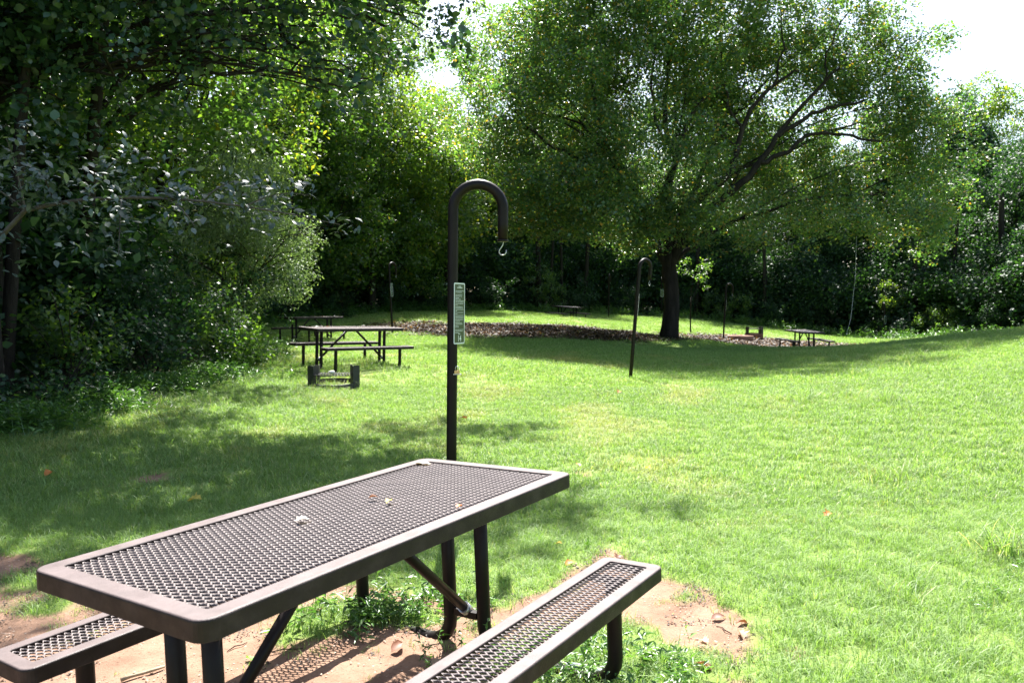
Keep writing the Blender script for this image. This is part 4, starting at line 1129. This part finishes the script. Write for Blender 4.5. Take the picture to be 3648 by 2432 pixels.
for lab, x, y, z, rz, n in [('reddish dead leaves on the top of the middle left table', -3.1, 15.05, 1.085, 39, 16), ('dead leaves on the top of the far left table', -6.15, 24.1, 1.145, 53, 10)]:
    rr = np.random.default_rng(n); V2 = []; F2 = []; lc = []
    for i in range(n):
        u, w = rr.uniform(-.8, .8), rr.uniform(-.33, .33); a = math.radians(rz); c0 = np.array([u*math.cos(a)-w*math.sin(a), u*math.sin(a)+w*math.cos(a), rr.uniform(0,.01)])
        t = rr.uniform(0, 6.28); L = rr.uniform(.05, .09); d = np.array([math.cos(t), math.sin(t), .1]); s = np.array([-math.sin(t), math.cos(t), .3])*.3*L
        j = len(V2); V2 += [c0-d*L/2, c0+s+[0,0,.012], c0+d*L/2, c0-s+[0,0,.012]]; F2 += [(j,j+1,j+2),(j,j+2,j+3)]; lc += [rr.random()]*4
    me = fast_mesh('scattered_leaves', np.array(V2), np.array(F2), M['litter']); add_attr(me, 'lc', np.array(lc))
    o = link_mesh('scattered_leaves', me); o.location = (x, y, z); tag(o, lab, 'fallen leaves', kind='stuff')

# ------------------------------------------------------------ overhanging branch with large glossy leaves, near left
root = empty('overhanging_sapling', (-5.9, 8.0, gz1(-5.9, 8.0))); tag(root, 'sapling with large glossy grey leaves reaching in from the left over the shaded grass', 'sapling')
ox, oy, oz = root.location
mb = MB()
main = bez((0,0,-.1), (.2,-.2,1.5), (1.4,-.7,2.2), 7); main2 = bez(main[-1], (2.6,-1.0,2.45), (4.35,-.9,2.05), 9)
mb.tube(np.concatenate([main, main2[1:]]), np.concatenate([np.linspace(.045,.022,7), np.linspace(.02,.004,8)]), 8, wob=.04)
tw = [(main[-1], (1.3,-.8,2.85)), (main2[2], (2.3,-.6,2.75)), (main2[4], (3.2,-1.3,2.0)), (main2[3], (2.6,-1.4,1.75)), (main[-2], (.9,-1.2,1.9)), (main2[1], (1.8,-1.2,2.5)), (main2[6], (4.0,-.6,2.35)), (main[-1], (.7,-.6,2.55)), (main2[5], (3.4,-.5,2.5))]
segs = [main2] + [bez(a, (np.array(a)+np.array(b2))/2 + [0,0,.12], b2, 7) for a, b2 in tw]
for s in segs[1:]: mb.tube(s, np.linspace(.009,.003,7), 6, cap=False)
mb.build('branch', M['bark_pale'], root)
rr = np.random.default_rng(31)
lm_ = []
for k in range(4):
    V2 = []; F2 = []
    for t, w in [(0,.0),(.1,.10),(.3,.24),(.55,.27),(.8,.15),(1,0)]:
        zc = -.25*t*t; V2 += [(t, -w, zc+.08*w), (t, 0, zc), (t, w, zc+.08*w*(1+k*.3))]
    for i in range(5): a = i*3; F2 += [(a,a+1,a+4,a+3),(a+1,a+2,a+5,a+4)]
    lm_.append(fast_mesh('leaf', np.array(V2), np.array(F2), M['leaf_blue_lone'], True))
cnt = 0
for s in segs:
    m = 34 if s is main2 else 20
    for i in range(m):
        t = rr.uniform(.08, 1)*(len(s)-1); a = int(min(t, len(s)-2)); p = s[a] + (s[a+1]-s[a])*(t-a) + rr.normal(0, .06, 3)
        L = rr.uniform(.06, .11); az = rr.uniform(-2.2, .9)
        o = link_mesh('leaf', lm_[cnt % 4], root); o.location = tuple(p); o.scale = (L, L, L)
        o.rotation_euler = (rr.normal(.35, .35), rr.normal(.25, .3), az); cnt += 1
P = np.concatenate([s[rr.integers(0, len(s), 16)] + rr.normal(0, [.2,.25,.13], (16,3)) for s in segs])
s_ = scatter('foliage', P, rr.uniform(.6, 1.0, len(P)).astype(np.float32), CL['large'], root, .3, 71); s_['kind'] = 'stuff'

# ------------------------------------------------------------ grass
TN = [tuft('grass_tuft_near_%s' % 'abcd'[k], M['grass'], 22, .055, .052+.008*k, .0032, seed=k, lean=.8, dry=.2) for k in range(4)]
TM = [tuft('grass_tuft_mid_%s' % 'abc'[k], M['grass'], 34, .12, .085, .0068, seed=20+k, lean=.7) for k in range(3)]
TF = [tuft('grass_tuft_far_%s' % 'abc'[k], M['grass'], 40, .26, .11, .014, seed=40+k, lean=.6) for k in range(3)]
TY = [tuft('grass_tuft_yellowish_%s' % 'abc'[k], M['grass_dry'], 24, .075, .06, .0045, seed=90+k, lean=.9, dry=.5) for k in range(3)]
TT = [tuft('tall_grass_tuft_%s' % 'ab'[k], M['grass'], 26, .08, .19, .005, seed=60+k, lean=.9) for k in range(2)]
WE = [weed_clump('weed_%s' % 'abc'[k], M['weed'], 6, .12, seed=70+k) for k in range(3)]
def lawn(n, ylo, yhi, seed, soil_cut, noise_thr=None):
    r = np.random.default_rng(seed)
    y = np.sqrt(r.uniform(max(ylo, .01)**2, yhi**2, n)) if ylo > 0 else r.uniform(ylo, yhi, n)
    x = r.uniform(-1, 1, n) * (.76*np.abs(y) + 1.4)
    keep = (soil_mask(x, y) < soil_cut + r.normal(0, .03, n)) & (wood_dist(x, y) < .5 + r.normal(0, .3, n))
    lm = litter_mask(x, y)
    keep &= r.random(n) < np.clip(.42 - lm*.7, .16, 1)
    keep &= (y > 7) | (r.random(n) < np.clip(.35 - soil_mask(x, y)/.32, .35, 1))
    # thin, worn places
    thin = vnoise(x, y, 1.5, 50)*.5 + vnoise(x, y, 5, 51)*.5
    keep &= (thin > -.9 + .25*(y < 5)) | (r.random(n) < .35)
    return x[keep], y[keep], r
parts_ = []
for n, a, b2, sd, kit, off, scl in [(21000, 2.0, 6.2, 1, 0, -.01, (.8, 1.35)), (23000, 5.6, 13, 2, 1, -.02, (.65, 1.15)), (23000, 12, 26, 3, 2, -.05, (.5, .8)), (26000, 25, 50, 4, 2, -.05, (.65, 1.0))]:
    x, y, r = lawn(n, a, b2, sd, off)
    s = r.uniform(scl[0], scl[1], len(x))
    s *= 1 + .14*vnoise(x, y, .8, 52)
    idx = {0: 0, 1: 4, 2: 7}[kit] + r.integers(0, {0: 4, 1: 3, 2: 3}[kit], len(x))
    pick = (vnoise(x, y, 2.2, 55)*.6 + vnoise(x, y, .55, 56)*.5 + r.normal(0, .25, len(x))) > .66
    idx = np.where(pick, 12 + r.integers(0, 3, len(x)), idx); s = np.where(pick, s*{0: 1, 1: 1.5, 2: 2.6}[kit], s)
    parts_.append((x, y, s, idx))
# sparse blades thinning out over the soil edge
r = np.random.default_rng(91)
x = r.uniform(-3.4, 2.0, 9000); y = r.uniform(2.6, 5.2, 9000); sm_ = soil_mask(x, y)
ok = (sm_ > -.05) & (r.random(9000) < np.exp(-np.clip(sm_, 0, 1)/.045)*.5 + .006); x, y = x[ok], y[ok]
parts_.append((x, y, r.uniform(.4, .95, len(x)), r.integers(0, 4, len(x))))
# single longer blades standing out of the lawn
r = np.random.default_rng(94); x = r.uniform(-8, 12, 3000); y = r.uniform(3.5, 18, 3000)
ok = (soil_mask(x, y) < -.1) & (vnoise(x, y, 1.4, 83) + r.normal(0, .4, 3000) > .75) & (np.abs(x) < .75*y + 1)
x, y = x[ok][:420], y[ok][:420]; parts_.append((x, y, r.uniform(.35, .75, len(x)), 10 + r.integers(0, 2, len(x))))
# ranker tufts
r = np.random.default_rng(92)
tx, ty = [], []
for cx, cy, rad, n in [(4.3,10.9,.7,26),(4.9,10.5,.5,16),(3.05,6.5,.25,8),(2.9,4.5,.25,10),(1.9,4.0,.3,5),(-3.2,10.8,1.0,16),(-2.4,9.6,.8,14),(-4.6,10.2,.7,24),(-4.4,12.6,.6,22),(-4.7,15.5,.7,20),(6.5,13.5,1.2,26),(8.2,17.5,1.3,30),(9.5,20,1.5,26),(7.4,20,1.2,20),(-2.7,14.6,.9,12),(-2.9,12.3,.25,6),(-2.3,12.5,.2,5)]:
    tx += list(r.normal(cx, rad*.5, n)); ty += list(r.normal(cy, rad*.5, n))
for t in np.linspace(0, 1, 420):      # along the wood edge
    k = t*(20-2) + 2; i = int(k); a = np.array(EDGE[min(i, 19)]); b2 = np.array(EDGE[min(i+1, 19)]); p = a + (b2-a)*(k-i)
    tx.append(p[0] + r.normal(0, .35)); ty.append(p[1] + r.normal(0, .35))
tx += list(r.uniform(12.5, 19, 260)); ty += list(r.uniform(19.5, 30, 260))
tx, ty = np.array(tx), np.array(ty)
parts_.append((tx, ty, r.uniform(.6, 1.5, len(tx)), 10 + r.integers(0, 2, len(tx))))
X = np.concatenate([p[0] for p in parts_]); Y = np.concatenate([p[1] for p in parts_]); S = np.concatenate([p[2] for p in parts_]); I = np.concatenate([p[3] for p in parts_])
o = scatter('grass', np.stack([X, Y, ground_z(X, Y)], 1), S.astype(np.float32), TN+TM+TF+TT+TY, None, .12, 5, idx=I)
tag(o, 'bright green meadow grass, thin at the edges of the bare soil', 'grass', kind='stuff')

# weeds
r = np.random.default_rng(93); wx, wy, ws = [], [], []
for cx, cy, rad, n, s in [(-.82,3.62,.22,8,1.2),(-.62,3.75,.22,12,1.2),(-.42,3.7,.22,9,1.1),(-.2,3.35,.3,7,1.0),(.08,3.1,.22,7,1.1),(.40,3.15,.2,7,1.0),(.6,3.0,.2,5,.9),(.35,2.95,.25,9,1.1),(-5.4,8.5,.6,120,2.2),(-5.2,9.8,.5,80,2.0),(-5.1,11.5,.5,90,2.2),(-5.0,13.2,.5,80,2.2),(-5.3,15.6,.5,60,2.4),(-5.9,7.2,.5,70,2.0),(-6.4,18,.6,40,2.2)]:
    wx += list(r.normal(cx, rad*.55, n)); wy += list(r.normal(cy, rad*.55, n)); ws += list(r.uniform(.6, 1.2, n)*s)
for t in r.uniform(0, 1, 650):
    k = t*16 + 3; i = int(k); a = np.array(EDGE[i]); b2 = np.array(EDGE[i+1]); p = a + (b2-a)*(k-i)
    wx.append(p[0] + r.normal(0, .5)); wy.append(p[1] + r.normal(0, .5)); ws.append(r.uniform(2, 5) if p[1] > 26 else r.uniform(1.4, 2.4))
# coarse weeds and clover scattered through the lawn in loose colonies
cx_ = r.uniform(-9, 14, 9000); cy_ = r.uniform(3.6, 24, 9000)
col = vnoise(cx_, cy_, 1.1, 81)*.6 + vnoise(cx_, cy_, 3.3, 82)*.5
ok = (col > .62) & (soil_mask(cx_, cy_) < -.15) & (wood_dist(cx_, cy_) < 0) & (np.abs(cx_) < .75*cy_ + 1)
cx_, cy_ = cx_[ok][:1300], cy_[ok][:1300]
wx += list(cx_); wy += list(cy_); ws += list(r.uniform(.35, .8, len(cx_)))
wx, wy = np.array(wx), np.array(wy)
o = scatter('weeds', np.stack([wx, wy, ground_z(wx, wy)], 1), np.array(ws, np.float32), WE, None, .15, 6)
tag(o, 'broad leaved weeds round the table legs and along the wood edge', 'weeds', kind='stuff')
